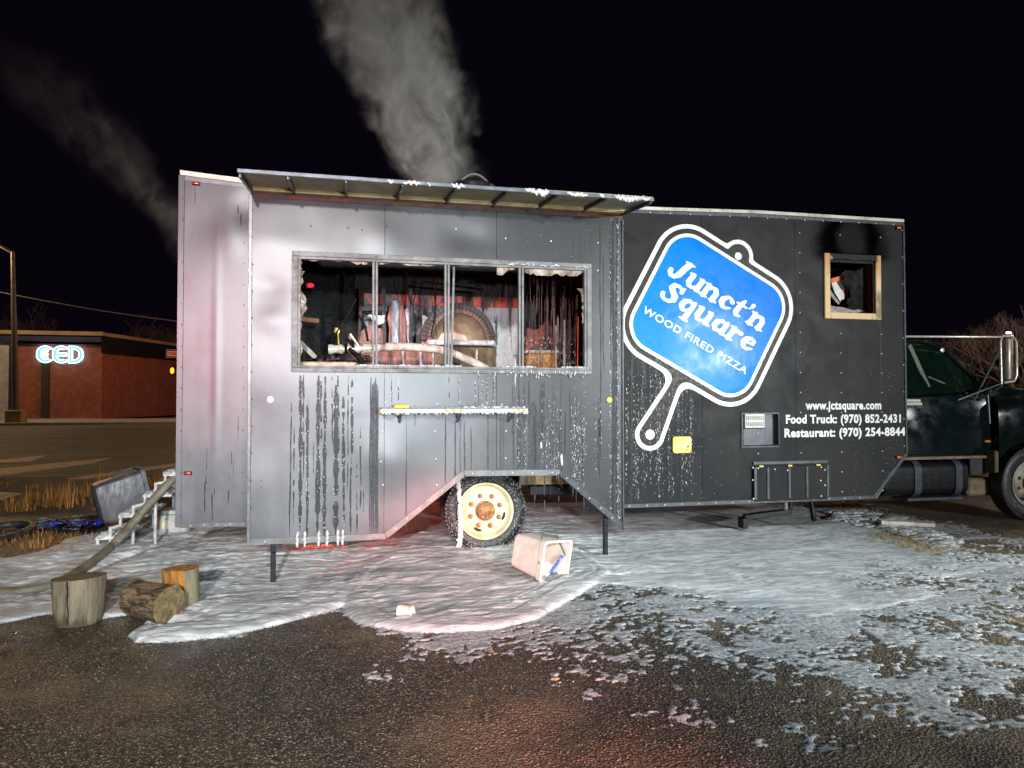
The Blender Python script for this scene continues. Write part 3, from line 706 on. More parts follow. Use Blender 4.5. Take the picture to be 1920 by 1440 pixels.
def shard_strip(ax, az, bx, bz, nx_, nz_, wmin, wmax, step=0.03):
    L = math.hypot(bx-ax, bz-az); n = max(2, int(L/step)); P = []; Q = []
    ww = random.uniform(wmin, wmax)
    for i in range(n+1):
        t = i/n; ww = max(wmin, min(wmax, ww+random.uniform(-0.5, 0.5)*(wmax-wmin)))
        x, z = ax+(bx-ax)*t, az+(bz-az)*t
        P.append((x, S+0.03, z)); Q.append((x+nx_*ww, S+0.03+random.uniform(-0.012, 0.02), z+nz_*ww))
    o = len(sh.v); sh.add(P+Q, [(i, i+1, n+2+i, n+1+i) for i in range(n)])
shard_strip(x0+0.01, z0+0.06, x0+0.01, z1-0.02, 1, 0, 0.005, 0.06)
shard_strip(x0+0.01, z0+0.9, x0+0.01, z0+0.35, 1, 0, 0.0, 0.075, 0.05)
shard_strip(x0+0.05, z1-0.01, 0.15, z1-0.01, 0, -1, 0.012, 0.045)
shard_strip(0.25, z1-0.01, 0.85, z1-0.01, 0, -1, 0.010, 0.03)
shard_strip(0.95, z1-0.01, 1.58, z1-0.01, 0, -1, 0.004, 0.02)
shard_strip(1.40, z1-0.01, 1.58, z1-0.01, 0, -1, 0.02, 0.085)
shard_strip(1.68, z1-0.01, x1-0.02, z1-0.01, 0, -1, 0.01, 0.075)
shard_strip(x1-0.01, z1-0.05, x1-0.01, z1-0.55, -1, 0, 0.005, 0.04)
shard_strip(x1-0.01, z1-0.2, x1-0.01, z1-0.34, -1, 0, 0.03, 0.11)
M['shard'] = simple('smoked_pane_remains', (0.26, 0.20, 0.155), 0.4, 0, 0.5, 9, 0.4, (0.07, 0.05, 0.04))
sh.build('pane_remains', M['shard'], wf, norm=False)
mb = MB(); x = x0
while x < x1:                                     # foam along the sill
    if fbm(np.array([x*3.1]), np.array([4.0]), 2)[0] > 0.36:
        mb.blob((x, S-0.012+random.uniform(-0.014, 0.03), z0+0.024), (0.013, 0.014, random.uniform(0.006, 0.018)), 6, 4, 0.25)
    x += 0.012
for _ in range(46):
    x = random.uniform(1.2, x1); mb.blob((x, S-0.026, z0-0.02-random.random()**2*0.06), (0.006, 0.006, random.uniform(0.006, 0.022)), 5, 4)
for _ in range(30):
    x = random.uniform(1.5, x1); mb.blob((x, S-0.024, z1+random.uniform(-0.005, 0.02)), (0.016, 0.006, 0.006), 5, 4)
tag(mb.build('sill_foam', M['fleck'], wf, smooth=60), kind='stuff')

# --- runs of dirty water, white flecks and drips on the skin
def dl_(x, z): return S+float(dent(x, z))-0.0022
def run(mb, px, py0, py1, wpx, ragged=0.35, gap=0.0, yfun=dl_, base=S, drift=0.5):
    t = U(px, py0, base); b = U(px, py1, base); x = t[0]; wd = wpx/195.0/2; z = t[2]; seg = []
    ph = random.uniform(0, 50); L = t[2]-b[2]
    def flush():
        if len(seg) > 1:
            V = []
            for (cx, cz, h) in seg:
                for sx in (-1, 1): V.append((cx+sx*h, yfun(cx+sx*h, cz), cz))
            mb.add(V, [(2*i, 2*i+1, 2*i+3, 2*i+2) for i in range(len(seg)-1)])
        seg.clear()
    while z > b[2]:
        s = (t[2]-z)/L
        x += random.uniform(-1, 1)*0.0012*drift*2
        h = wd*(0.35+0.65*min(1, s*6+0.2))*(1-0.35*ragged+ragged*(vnoise(np.array([ph+z*13]), np.array([ph]))[0]*2-1)+ragged*random.uniform(-0.35, 0.35))
        h *= 1 if s < 0.9 else max(0.15, (1-s)/0.1)
        if gap and vnoise(np.array([ph+z*21]), np.array([ph+9]))[0] < gap: flush()
        else: seg.append((x, z, max(0.0012, h)))
        z -= 0.018
    flush()
rd = MB(); rl = MB(); fl = MB(); flk = []
heavy = [(461+85,755,1010,2.5),(460+92,800,985,2.2),(460+103,704,1000,7),(460+109,703,900,3.5),(460+116,760,1012,5),(460+138,704,1012,7.5),(460+142,704,830,3),(460+150,706,1010,6),(460+163,706,830,2.5),(460+170,722,1010,11),(460+174,704,850,3),(460+184,740,1010,5),(460+193,705,925,2.5),(460+200,712,855,5),(460+199,855,1003,2.6),(460+209,870,1004,2.6),(460+216,800,958,2.6),(460+221,920,970,2.2),(460+128,830,890,1.6),(460+118,750,850,1.8),(460+30,900,916,2)]
for px, a, b, wd in heavy:
    run(rd, px, a, b, wd, 0.55, 0.18 if wd < 6 else 0.10)
    if wd > 4:
        for _ in range(int((b-a)/11)): flk.append((px+random.uniform(-0.5, 0.5)*wd, random.uniform(a, b), random.uniform(0.4, 0.9), random.uniform(0.7, 2.0)))
for k in range(7): run(rl, 460+236+k*2.1, 706+random.uniform(0, 20), 1006, 3.0, 0.25)
for px, a, b, wd in ((762,778,985,1.2),(761,865,1000,1.6),(835,780,912,2.6),(853,788,905,3),(863,778,905,1.6),(871,790,900,2.4),(883,800,890,1.8),(915,778,890,2.4),(939,782,890,3),(945,782,890,1.5),(778,760,800,1.5)): run(rl, px, a, b, wd, 0.35)
for px in (963,972,982,992,1000,1007): run(rl, px, 704+random.uniform(0, 70), 888, random.uniform(3, 9), 0.5, 0.1)
for _ in range(48):
    px = random.uniform(960, 1125); a = random.uniform(704, 790)
    run(random.choice((rl, rl, rd)), px, a, min(985, a+random.uniform(50, 190)), random.uniform(1.0, 3.0), 0.5, 0.25)
for _ in range(26):
    px = random.uniform(935, 1140); a = random.uniform(408, 440)
    run(rl, px, a, a+random.uniform(30, 80), random.uniform(0.8, 2.2), 0.5, 0.3)
for px, a, b, wd in ((1149,415,988,7),(1157,410,988,5),(1144,420,700,2),(1125,420,860,2.4),(1131,480,700,2)): run(rd, px, a, b, wd, 0.45, 0.06)
for px, a, b in ((734,704,765),(747,704,760),(891,704,765),(897,704,762),(904,704,762),(913,704,765),(926,704,765),(860,704,762),(842,704,760)): run(rd, px, a, b, 1.6, 0.4, 0.3)
tag(rd.build('water_runs', M['wet'], slide, norm=False), kind='stuff')
tag(rl.build('thin_water_runs', M['wet2'], slide, norm=False), kind='stuff')
# flecks in columns, denser to the right
cols = [(random.uniform(965, 1128), random.uniform(705, 800), random.uniform(860, 975)) for _ in range(30)]+[(random.choice((1146,1150,1156,1160))+random.uniform(-2,2), 410, 985) for _ in range(5)]
for px, a, b in cols:
    for _ in range(int((b-a)/random.uniform(5, 13))):
        flk.append((px+random.gauss(0, 1.2), random.uniform(a, b), random.uniform(0.35, 0.85), random.uniform(0.5, 1.0)*random.choice((1, 1, 2, 3))))
for px in (734, 747, 891, 904, 913, 926, 860):
    for _ in range(12): flk.append((px+random.gauss(0, 0.8), random.uniform(706, 762), random.uniform(0.5, 1.0), random.uniform(0.8, 2.4)))
for _ in range(170): flk.append((random.uniform(960, 1165), random.uniform(420, 960), random.uniform(0.4, 0.8), random.uniform(0.4, 0.9)))
for _ in range(60): flk.append((random.uniform(740, 960), random.uniform(700, 900), random.uniform(0.4, 0.8), random.uniform(0.4, 0.9)))
flk += [(1015,835,2.0,7),(1053,862,2.6,12),(966,700,1.3,28)]
def in_slide(x, z): return poly_sdf(slide_poly, np.array([x]), np.array([z]))[0] < -0.01
for px, py, a, b in flk:
    q = U(px, py, S); x, z = q[0], q[2]
    if not in_slide(x, z) or (win[0]-0.06 < x < win[1]+0.06 and win[2]-0.02 < z < win[3]+0.06): continue
    fl.blob((x, dl_(x, z)-0.001, z), (a/195*1.0, 0.003, b/190*1.0), 5, 3, 0.25)
for px in (557.5, 571.5, 597.5, 613.5, 633.5, 642.5):
    q = U(px, 1018, S); x = q[0]
    for k in range(9): fl.blob((x+random.uniform(-0.003, 0.003), S-0.012, 0.36-0.014*k), (0.009+0.006*math.sin(k*1.1)**2, 0.008, 0.012), 6, 4, 0.2)
    fl.blob((x, S-0.01, 0.238), (0.010, 0.008, 0.016), 6, 4, 0.15)
tag(fl.build('foam_flecks', M['fleck'], slide, smooth=60), kind='stuff')
# the same on the front half
def bl_(x, z): return float(dent2(x, z))-0.0022
rb = MB(); fb = MB()
for _ in range(46):
    px = 1172+random.random()**1.3*125; a = random.uniform(600, 830); run(rb, px, a, min(945, a+random.uniform(90, 260)), random.uniform(1.0, 4.0), 0.5, 0.2, bl_, 0.0)
for px, a, b, wd in ((1649.5,598,835,1.8),(1650.5,600,700,2.4),(1646,600,615,3)): run(rb, px, a, b, wd, 0.2, 0.0, bl_, 0.0)
for px, a, b, wd in ((387,890,910,2.0),(384,905,962,2.0),(388,840,885,1.0),(397,925,980,1.8),(402,915,935,1.0),(430,888,945,1.6),(434,840,872,1.2),(438,862,895,1.0),(447,780,830,1.2),(366,350,383,1.4),(452,400,425,3),(446,380,402,3)):
    run(rb, px, a, b, wd, 0.6, 0.22, bl_, 0.0)
cols = [(1172+random.random()**1.4*130, random.uniform(640, 760), random.uniform(850, 946)) for _ in range(40)]
flk = []
for px, a, b in cols:
    for _ in range(int((b-a)/random.uniform(6, 16))): flk.append((px+random.gauss(0, 1.0), random.uniform(a, b), random.uniform(0.3, 0.75), random.uniform(0.5, 0.9)*random.choice((1, 1, 2, 3))))
for _ in range(260): flk.append((random.gauss(1250, 60), random.uniform(640, 940), random.uniform(0.35, 0.7), random.uniform(0.4, 0.9)))
for _ in range(200): flk.append((random.choice((1514,1600,1634,1663,1672))+random.gauss(0, 4), random.uniform(690, 930), random.uniform(0.35, 0.6), random.uniform(0.4, 0.7)))
for px, py, a, b in flk:
    q = U(px, py, 0); x, z = q[0], q[2]
    if poly_sdf(front_poly, np.array([x]), np.array([z]))[0] > -0.02 or x < 2.72: continue
    fb.blob((x, bl_(x, z)-0.012, z) if False else (x, bl_(x, z)-0.001, z), (a/160, 0.003, b/165), 5, 3, 0.25)
tag(rb.build('water_runs', M['wet'], truck, norm=False), kind='stuff')
tag(fb.build('foam_flecks', M['fleck'], truck, smooth=60), kind='stuff')
# rivets
rv = MB(); rvd = MB()
def rivet(m, x, y, z, r=0.0085): m.lathe((x, y, z), (0,-1,0), [(0, r),(0.003, r*0.8),(0.0045, 0.0)], 6)
for z in np.arange(0.45, 3.7, 0.205):
    rivet(rvd, -1.592, -0.013, z, 0.006)
    if z > 0.5: rivet(rvd, -1.03, bl_(-1.03, z), z, 0.006)
for x in np.arange(-1.5, -0.95, 0.12): rivet(rv, x, -0.009, 0.357, 0.006)
for px in (1420, 1500, 1576, 1652):
    x = U(px, 600, 0)[0]
    for z in np.arange(0.47, 3.66, 0.236):
        if (win and swin[0]-0.12 < x < swin[1]+0.12 and swin[2]-0.1 < z < swin[3]+0.1) or (x < 5.2 and z > 1.3 and px == 1420): continue
        rivet(rv, x, bl_(x, z), z)
for x in np.arange(2.78, 6.6, 0.245): rivet(rv, x, -0.009, 3.664+0.0135*(x-2.75)*0.8, 0.008)
for z in np.arange(0.5, 3.6, 0.3): rivet(rv, 2.765, bl_(2.765, z), z, 0.007)
for z in np.arange(1.0, 3.65, 0.33): rivet(rv, 6.585, bl_(6.585, z), z, 0.007)
for x in np.arange(2.8, 6.15, 0.21): rivet(rv, x, -0.009, 0.392, 0.007)
for px, py in ((855,429),(948,447),(1033,452),(1121,455),(1121,507),(718,808),(816,808),(949,808),(718,909),(819,909),(948,859),(817,860),(714,865),(722,755),(941,758),(820,757)):
    q = U(px, py, S); rivet(rv, q[0], dl_(q[0], q[2]), q[2], 0.0075)
for x in np.arange(-0.75, 0.3, 0.33): rivet(rv, x, S-0.010, 0.29, 0.006)
for i in range(6): rivet(rv, 0.42+0.11*i, S-0.010, 0.363+0.0845*i, 0.006)
for i in range(5): rivet(rv, 1.15+0.2*i, S-0.010, 0.861-0.003*i, 0.006)
for i in range(5): rivet(rv, 2.1+0.12*i, S-0.010, 0.79-0.103*i, 0.007)
for px, py in ((583,424),(653,427),(679,431),(725,425)):
    q = U(px, py, S); rivet(rvd, q[0], dl_(q[0], q[2]), q[2], 0.008)
for z in np.arange(0.6, 3.3, 0.245): rivet(rvd, -0.875, S-0.006+0.0, z, 0.008)
M['rivet'] = simple('bright_rivet', (0.66, 0.65, 0.63), 0.35, 0.1, 0.15, 60, 0.05)
tag(rv.build('rivets', M['rivet'], truck, smooth=50), kind='stuff'); tag(rvd.build('dark_rivets', M['black'], truck, smooth=50), kind='stuff')

# --- serving shelf
sx0, sx1 = 0.26, 1.63
shf = MB().box(sx0, sx1, -0.90, S-0.006, 1.455, 1.488).build('serving_shelf', M['white'], truck, bevel=0.004)
MB().box(sx0+0.01, sx1-0.01, -0.895, S-0.01, 1.4885, 1.494).build('shelf_top', M['black'], shf)
mb = MB()
for _ in range(520):
    x = random.uniform(sx0+0.02, sx1-0.02); y = random.uniform(-0.89, S-0.02); mb.blob((x, y, 1.496), (random.uniform(0.004, 0.016), random.uniform(0.004, 0.012), random.uniform(0.002, 0.007)), 5, 3)
for _ in range(70): mb.blob((random.gauss(1.33, 0.10), random.uniform(-0.88, -0.7), 1.50), (0.02, 0.016, random.uniform(0.006, 0.017)), 6, 4)
for _ in range(150): mb.blob((random.uniform(sx0, sx1), -0.903, 1.455+random.uniform(-0.012, 0.004)), (0.006, 0.004, random.uniform(0.004, 0.012)), 5, 3)
tag(mb.build('shelf_foam', M['fleck'], shf, smooth=60), kind='stuff')
M['orange'] = simple('orange_print', (0.72, 0.25, 0.06), 0.5, 0, 0.2, 30, 0.1)
for px, wd in ((713,4),(720,6),(727,5),(838,7),(851,7),(865,8),(973,6),(982,8)):
    x = U(px, 773, -0.905)[0]; MB().box(x-wd/400, x+wd/400, -0.9025, -0.9, 1.460, 1.484).build('edge_mark', M['orange'], shf)
for x in (0.45, 1.0, 1.5): MB().bar((x, -0.88, 1.45), (x, S-0.01, 1.36), 0.02, 0.02).build('bracket', M['alu'], shf)

pq = U(752, 766, -0.80)
sp_ = MB().obox((pq[0], -0.80, 1.512), (0.135, 0.09, 0.034), (0.03, 0.0, 0.06)).build('sponge', simple('yellow_sponge', (0.78, 0.62, 0.05), 0.8, 0, 0.2, 60, 0.5), bevel=0.010, seg=2)
tag(sp_, 'yellow sponge lying on the rear end of the foam covered serving shelf', 'sponge')
# --- sign: paddle with two-line name
PHI = math.radians(28.26); OX, OZ = 4.0, 2.52; cP, sP = math.cos(PHI), math.sin(PHI)
def P2(off): return lambda u, v: (OX+u*cP+v*sP, float(dent2(OX+u*cP+v*sP, OZ-u*sP+v*cP))-off, OZ-u*sP+v*cP)
def rect_d(Xq, Zq): return rrect(Xq, Zq, -0.01, 0.0, 0.945, 0.842, 0.43)
def pad_d(Xq, Zq):
    d = rect_d(Xq, Zq)
    d = smin(d, np.hypot(Xq+0.016, Zq-0.79)-0.192, 0.035)
    return smin(d, capsule(Xq, Zq, (-0.016,-0.70,0.070), (-0.016,-1.532,0.178)), 0.17)
sign = sheet(pad_d, -1.0, 1.0, -1.76, 1.04, 0.010, P2(0.003), 0.002, (0,1,0), merge=False).build('paddle_sign', M['white'], truck, norm=False, smooth=40)
sheet(lambda a, b: pad_d(a, b)+0.050, -1.0, 1.0, -1.76, 1.04, 0.010, P2(0.0045)).build('black_paddle', M['blackv'], sign, norm=False, smooth=40)
sheet(lambda a, b: rect_d(a, b)+0.107, -1.0, 1.0, -0.9, 0.9, 0.012, P2(0.0060)).build('white_border', M['white'], sign, norm=False, smooth=40)
sheet(lambda a, b: rect_d(a, b)+0.148, -1.0, 1.0, -0.9, 0.9, 0.012, P2(0.0075)).build('blue_field', M['blue'], sign, norm=False, smooth=40)
for (u, v, r) in ((-0.016, 0.79, 0.045), (-0.016, -1.532, 0.055)):
    sheet(lambda a, b: np.hypot(a-u, b-v)-r, u-0.08, u+0.08, v-0.08, v+0.08, 0.006, P2(0.0062)).build('dot', M['white'], sign, norm=False)
GL = {  # heavy slanted serif letters: strokes of (x, y, radius), then advance
 'J': ([[(.78,1.36,.19),(.68,.9,.19),(.60,.38,.19),(.45,.12,.14),(.22,.09,.13),(.06,.27,.13),(.05,.42,.15)],[(.55,1.42,.075),(1.05,1.42,.075)]], 1.12),
 'u': ([[(.22,.9,.16),(.2,.35,.17),(.33,.13,.13),(.55,.12,.11),(.8,.32,.1)],[(.86,.88,.16),(.85,.15,.17)],[(.02,.93,.07),(.25,.93,.07)],[(.68,.93,.07),(.9,.93,.07)],[(.85,.08,.08),(1.10,.09,.08)]], 1.14),
 'n': ([[(.2,.9,.15),(.2,.1,.17)],[(-.02,.93,.07),(.2,.93,.07)],[(.0,.07,.07),(.42,.07,.07)],[(.25,.6,.1),(.45,.86,.11),(.68,.86,.14),(.83,.62,.17),(.83,.1,.17)],[(.66,.07,.07),(1.08,.08,.07)]], 1.14),
 'c': ([[(.78,.72,.155),(.62,.90,.085),(.40,.87,.12),(.22,.6,.18),(.22,.38,.18),(.40,.13,.13),(.62,.10,.1),(.86,.26,.07)]], 1.0),
 't': ([[(.40,1.24,.10),(.30,.9,.16),(.28,.3,.17),(.40,.11,.12),(.62,.14,.08)],[(.05,.9,.07),(.68,.9,.07)]], .76),
 "'": ([[(.20,1.30,.14),(.20,1.14,.10),(.08,.96,.045)]], .42),
 'S': ([[(.96,1.08,.13),(.88,1.28,.10),(.62,1.36,.10),(.38,1.27,.15),(.32,1.04,.17),(.52,.82,.18),(.78,.62,.18),(.84,.36,.17),(.66,.13,.12),(.40,.08,.10),(.17,.18,.12),(.10,.40,.14)],[(1.0,1.40,.06),(.96,1.08,.09)]], 1.14),
 'q': ([[(.76,.78,.10),(.52,.89,.11),(.28,.70,.17),(.24,.40,.17),(.42,.12,.12),(.64,.17,.1),(.80,.38,.08)],[(.85,.90,.13),(.85,-.35,.17)],[(.60,-.42,.07),(1.08,-.42,.07)]], 1.14),
 'a': ([[(.76,.78,.10),(.52,.89,.11),(.28,.70,.17),(.24,.40,.17),(.42,.12,.12),(.64,.17,.1),(.80,.38,.08)],[(.85,.90,.13),(.85,.15,.17)],[(.85,.08,.08),(1.12,.09,.08)]], 1.16),
 'r': ([[(.2,.9,.15),(.2,.1,.17)],[(-.02,.93,.07),(.2,.93,.07)],[(.0,.07,.07),(.45,.07,.07)],[(.25,.58,.1),(.44,.85,.10),(.70,.80,.155)]], .88),
 'e': ([[(.22,.47,.075),(.80,.60,.085),(.76,.80,.12),(.52,.90,.10),(.29,.74,.16),(.22,.45,.18),(.37,.14,.13),(.62,.10,.10),(.88,.27,.07)]], 1.0)}
def word(text, u0, u1, v0, size, name):
    adv = sum(GL[c][1] for c in text); sc_ = (u1-u0)/(adv-0.05); x = u0
    for c in text:
        strokes, a = GL[c]
        def fn(A, B, strokes=strokes, x=x):
            yy = (B-v0)/size; xx = (A-x)/sc_-0.16*yy+0.03; d = np.full(A.shape, 9.0)
            for s in strokes:
                for p, q in zip(s[:-1], s[1:]): d = np.minimum(d, capsule(xx, yy, p, q))
            return d*size
        sheet(fn, x-0.09*size*5, x+(a+0.55)*sc_, v0-0.62*size, v0+1.6*size, 0.0045, P2(0.0092), merge=True).build('letter', M['white'], sign, norm=False)
        x += a*sc_
word("Junct'n", -0.685, 0.645, 0.155, 0.172, 'name'); word('Square', -0.655, 0.64, -0.125, 0.172, 'name')
def text_mesh(body, extrude=0.0, offset=0.0, space=1.0, shear=0.0):
    c = bpy.data.curves.new('t', 'FONT'); c.body = body; c.size = 1; c.offset = offset; c.extrude = extrude; c.space_character = space; c.shear = shear; c.resolution_u = 4
    o = bpy.data.objects.new('t', c); COL.objects.link(o); dg = bpy.context.evaluated_depsgraph_get(); dg.update()
    me = o.evaluated_get(dg).to_mesh(); V = [tuple(v.co) for v in me.vertices]; Fs = [tuple(p.vertices) for p in me.polygons]
    bpy.data.objects.remove(o); bpy.data.curves.remove(c)
    xs = [v[0] for v in V]; ys = [v[1] for v in V]
    return V, Fs, (min(xs), max(xs), min(ys), max(ys))
def put_text(body, place, u0, u1, v0, cap, name, mat, parent, offset=0.0, space=1.0):
    V, Fs, (a, b, c, d) = text_mesh(body, 0, offset, space); su = (u1-u0)/(b-a); sv = cap/0.70
    return MB().add([place(u0+(x-a)*su, v0+y*sv) for x, y, z in V], Fs).build(name, mat, parent, norm=False)
put_text('WOOD FIRED PIZZA', P2(0.0092), -0.745, 0.70, -0.372, 0.080, 'lettering', M['white'], sign, 0.016, 1.12)
for t, (xa, xb), z in (('www.jctsquare.com', (5.226, 6.262), 1.452), ('Food Truck: (970) 852-2431', (4.965, 6.538), 1.290), ('Restaurant: (970) 254-8844', (4.945, 6.60), 1.130)):
    put_text(t, lambda u, v: (u, bl_(u, v)-0.0015, v), xa, xb, z, 0.096, 'lettering', M['white'], truck, 0.036, 1.08)

# --- marker lights, tank plate, meter recess, storage door, little window
def marker(x, z, mat, y=-0.014):
    b = MB().obox((x, y, z), (0.075, 0.012, 0.034)).build('marker_light', M['black'], truck, bevel=0.004)
    MB().obox((x, y-0.013, z), (0.060, 0.016, 0.024)).build('lens', mat, b, bevel=0.006, seg=2, smooth=60)
for px, py, mt in ((368,345,'redl'),(353,887,'redl'),(1683,428,'amber'),(1683,857,'amber')):
    q = U(px, py, 0); marker(q[0], q[2], M[mt], bl_(q[0], q[2])-0.008)
def plate(a, b): return rrect(a, b, 3.64, 1.06, 0.112, 0.092, 0.03)
sheet(plate, 3.5, 3.78, 0.94, 1.18, 0.008, lambda x, z: (x, -0.022, z), 0.02, (0,1,0)).build('hatch_plate', M['yellow'], truck, bevel=0)
MB().box(3.70, 3.72, -0.026, -0.022, 1.03, 1.05).box(3.69, 3.70, -0.025, -0.022, 1.00, 1.012).build('latch_hole', M['black'], truck)
x0v, x1v, z0v, z1v = vent
rc = MB().box(x0v, x1v, 0.075, 0.085, z0v, z1v).box(x0v-0.0, x0v+0.012, 0.0, 0.075, z0v, z1v).box(x1v-0.012, x1v, 0.0, 0.075, z0v, z1v).box(x0v+0.012, x1v-0.012, 0.0, 0.075, z0v, z0v+0.012).box(x0v+0.012, x1v-0.012, 0.0, 0.075, z1v-0.012, z1v).build('meter_recess', M['trimd'], truck)
MB().box(x0v-0.02, x1v+0.02, -0.008, -0.001, z1v, z1v+0.02).box(x0v-0.02, x1v+0.02, -0.008, -0.001, z0v-0.02, z0v).box(x0v-0.02, x0v, -0.008, -0.001, z0v, z1v).box(x1v, x1v+0.02, -0.008, -0.001, z0v, z1v).build('flange', M['dark'], rc)
MB().box(4.41, 4.70, 0.0, 0.07, z0v+0.02, 1.235).build('lower_box', M['trimd'], rc, bevel=0.006)
MB().box(4.44, 4.69, 0.0, 0.062, 1.24, 1.40).build('grille', simple('ivory_plastic', (0.62,0.60,0.52), 0.45), rc, bevel=0.004)
slot = MB().box(-0.004, 0.004, -0.002, 0.002, -0.026, 0.026).mesh('slot', M['black'])
for i in range(9):
    for zz in (1.285, 1.355): piece('slot', slot, rc, (4.46+0.026*i, -0.0025, zz))
# storage door
dx0, dx1, dz0, dz1 = 4.55, 5.49, 0.415, 0.83
sd = MB().box(dx0, dx1, -0.030, -0.010, dz0-0.02, dz1-0.03).build('storage_door', M['dark'], truck, bevel=0.006)
MB().box(dx0-0.02, dx1+0.02, -0.022, -0.006, dz1-0.012, dz1+0.02).box(dx0-0.02, dx0+0.012, -0.038, -0.0305, dz0, dz1-0.04).box(dx1-0.012, dx1+0.02, -0.038, -0.0305, dz0, dz1-0.04).build('door_frame', M['trimd'], sd)
for px in (1427, 1481, 1534): q = U(px, 873, -0.03); MB().box(q[0]-0.028, q[0]+0.028, -0.040, -0.031, 0.788, 0.808).build('hinge', M['orange'] if False else M['yellow'], sd, bevel=0.003)
for px in (1440, 1480, 1513): q = U(px, 900, -0.03); MB().box(q[0]-0.018, q[0]+0.018, -0.040, -0.0305, dz0, dz1-0.045).build('stiffener', M['trimd'], sd, bevel=0.006)
mb = MB()
for px, py in ((1412,877),(1412,900),(1413,935),(1422,878),(1453,880),(1477,882),(1540,876),(1547,881),(1539,901),(1547,910),(1540,930)): q = U(px, py, -0.04); rivet(mb, q[0], -0.039, q[2], 0.010)
mb.build('bolts', M['rivet'], sd)
# little window
x0w, x1w, z0w, z1w = swin
f2 = MB().box(x0w-0.065, x0w+0.012, -0.03, 0.05, z0w-0.07, z1w+0.06).box(x1w-0.012, x1w+0.065, -0.03, 0.05, z0w-0.07, z1w+0.06).box(x0w+0.012, x1w-0.012, -0.03, 0.05, z1w-0.01, z1w+0.06).box(x0w+0.012, x1w-0.012, -0.03, 0.05, z0w-0.07, z0w+0.005)
f2 = f2.build('small_window', M['frameW'], truck, bevel=0.006)
MB().box(x0w+0.0125, x0w+0.03, 0.0, 0.04, z0w+0.006, z1w-0.011).box(x1w-0.03, x1w-0.0125, 0.0, 0.04, z0w+0.006, z1w-0.011).box(x0w+0.03, x1w-0.03, 0.0, 0.04, z1w-0.04, z1w-0.011).build('sash', M['soot'], f2)
mb = MB(); 
def ragged(mb, pts, y, jit=0.012, sub=6):
    P = []
    for (a, b) in zip(pts, pts[1:]+pts[:1]):
        for i in range(sub): t = i/sub; P.append((a[0]+(b[0]-a[0])*t+random.uniform(-jit, jit), a[1]+(b[1]-a[1])*t+random.uniform(-jit, jit)))
    mb.prism(P, y, y+0.006)
ragged(mb, [(x1w-0.36, 3.10), (x1w-0.03, 3.2), (x1w-0.03, 2.62), (x1w-0.33, 2.64), (x1w-0.25, 2.85)], 0.12, 0.03)
mb.build('charred_screen', simple('charred_screen', (0.008, 0.0075, 0.008), 0.9, 0, 0.8, 12, 0.4, (0.026, 0.022, 0.022), spec=0.2), f2)
mb = MB(); ragged(mb, [(x0w+0.0, 2.75), (x0w+0.06, 2.70), (x1w-0.1, 2.64), (x1w-0.35, 2.607), (x0w, 2.61)], 0.06, 0.014)
ragged(mb, [(x0w+0.02, 2.93), (x0w+0.05, 2.90), (x0w+0.2, 2.72), (x0w+0.17, 2.71), (x0w+0.03, 2.86)], 0.05, 0.008)
mb.build('pane_remains', M['shard'], f2)

# --- running gear below the body
under = MB().box(-1.3, 6.4, 0.62, 0.70, 0.70, 0.93).box(-1.3, 6.4, 1.70, 1.78, 0.70, 0.93)
for x in (-1.2, 0.2, 2.9, 4.2, 5.6): under.box(x, x+0.08, 0.70, 1.70, 0.74, 0.9)
under.build('chassis', M['rust'], truck)
MB().tube([(1.41, 0.2, 0.39), (1.41, 2.2, 0.39)], 0.085, 12).lathe((1.41, 1.2, 0.39), (1,0,0), [(-0.2,0.0),(-0.16,0.14),(0.0,0.2),(0.16,0.14),(0.2,0.0)], 14).build('axle', M['rust'], truck, smooth=40)
mb = MB()
for k in range(5): mb.tube([(0.75+0.1*k+1.32*t*(1-0.15*k)-0.0, 0.80, 0.56+0.035*k-0.10*math.sin(PI*t)) for t in np.linspace(0, 1, 9)], 0.02, 4)
mb.build('leaf_spring', M['rust'], truck)
MB().box(1.72, 1.86, 0.30, 0.42, 0.74, 0.90).build('spring_bracket', simple('green_steel', (0.05,0.16,0.05), 0.5, 0, 0.4, 9, 0.2), truck, bevel=0.01)
MB().box(1.87, 2.75, 0.42, 0.52, 0.60, 0.72).build('cross_beam', simple('orange_brown_beam', (0.42,0.19,0.065), 0.6, 0, 0.3, 6, 0.2, (0.16,0.13,0.05)), truck, bevel=0.008)
MB().box(1.88, 2.1, 0.32, 0.40, 0.78, 0.87).build('spring_bracket', simple('tan_bracket', (0.42,0.25,0.11), 0.6), truck, bevel=0.008)
MB().box(2.0, 2.75, 0.5, 0.62, 0.47, 0.58).build('underbody_tank', M['black'], truck, bevel=0.01); MB().box(-0.8, 0.4, 0.3, 1.6, 0.55, 0.62).build('underbody_tank', M['black'], truck, bevel=0.01)
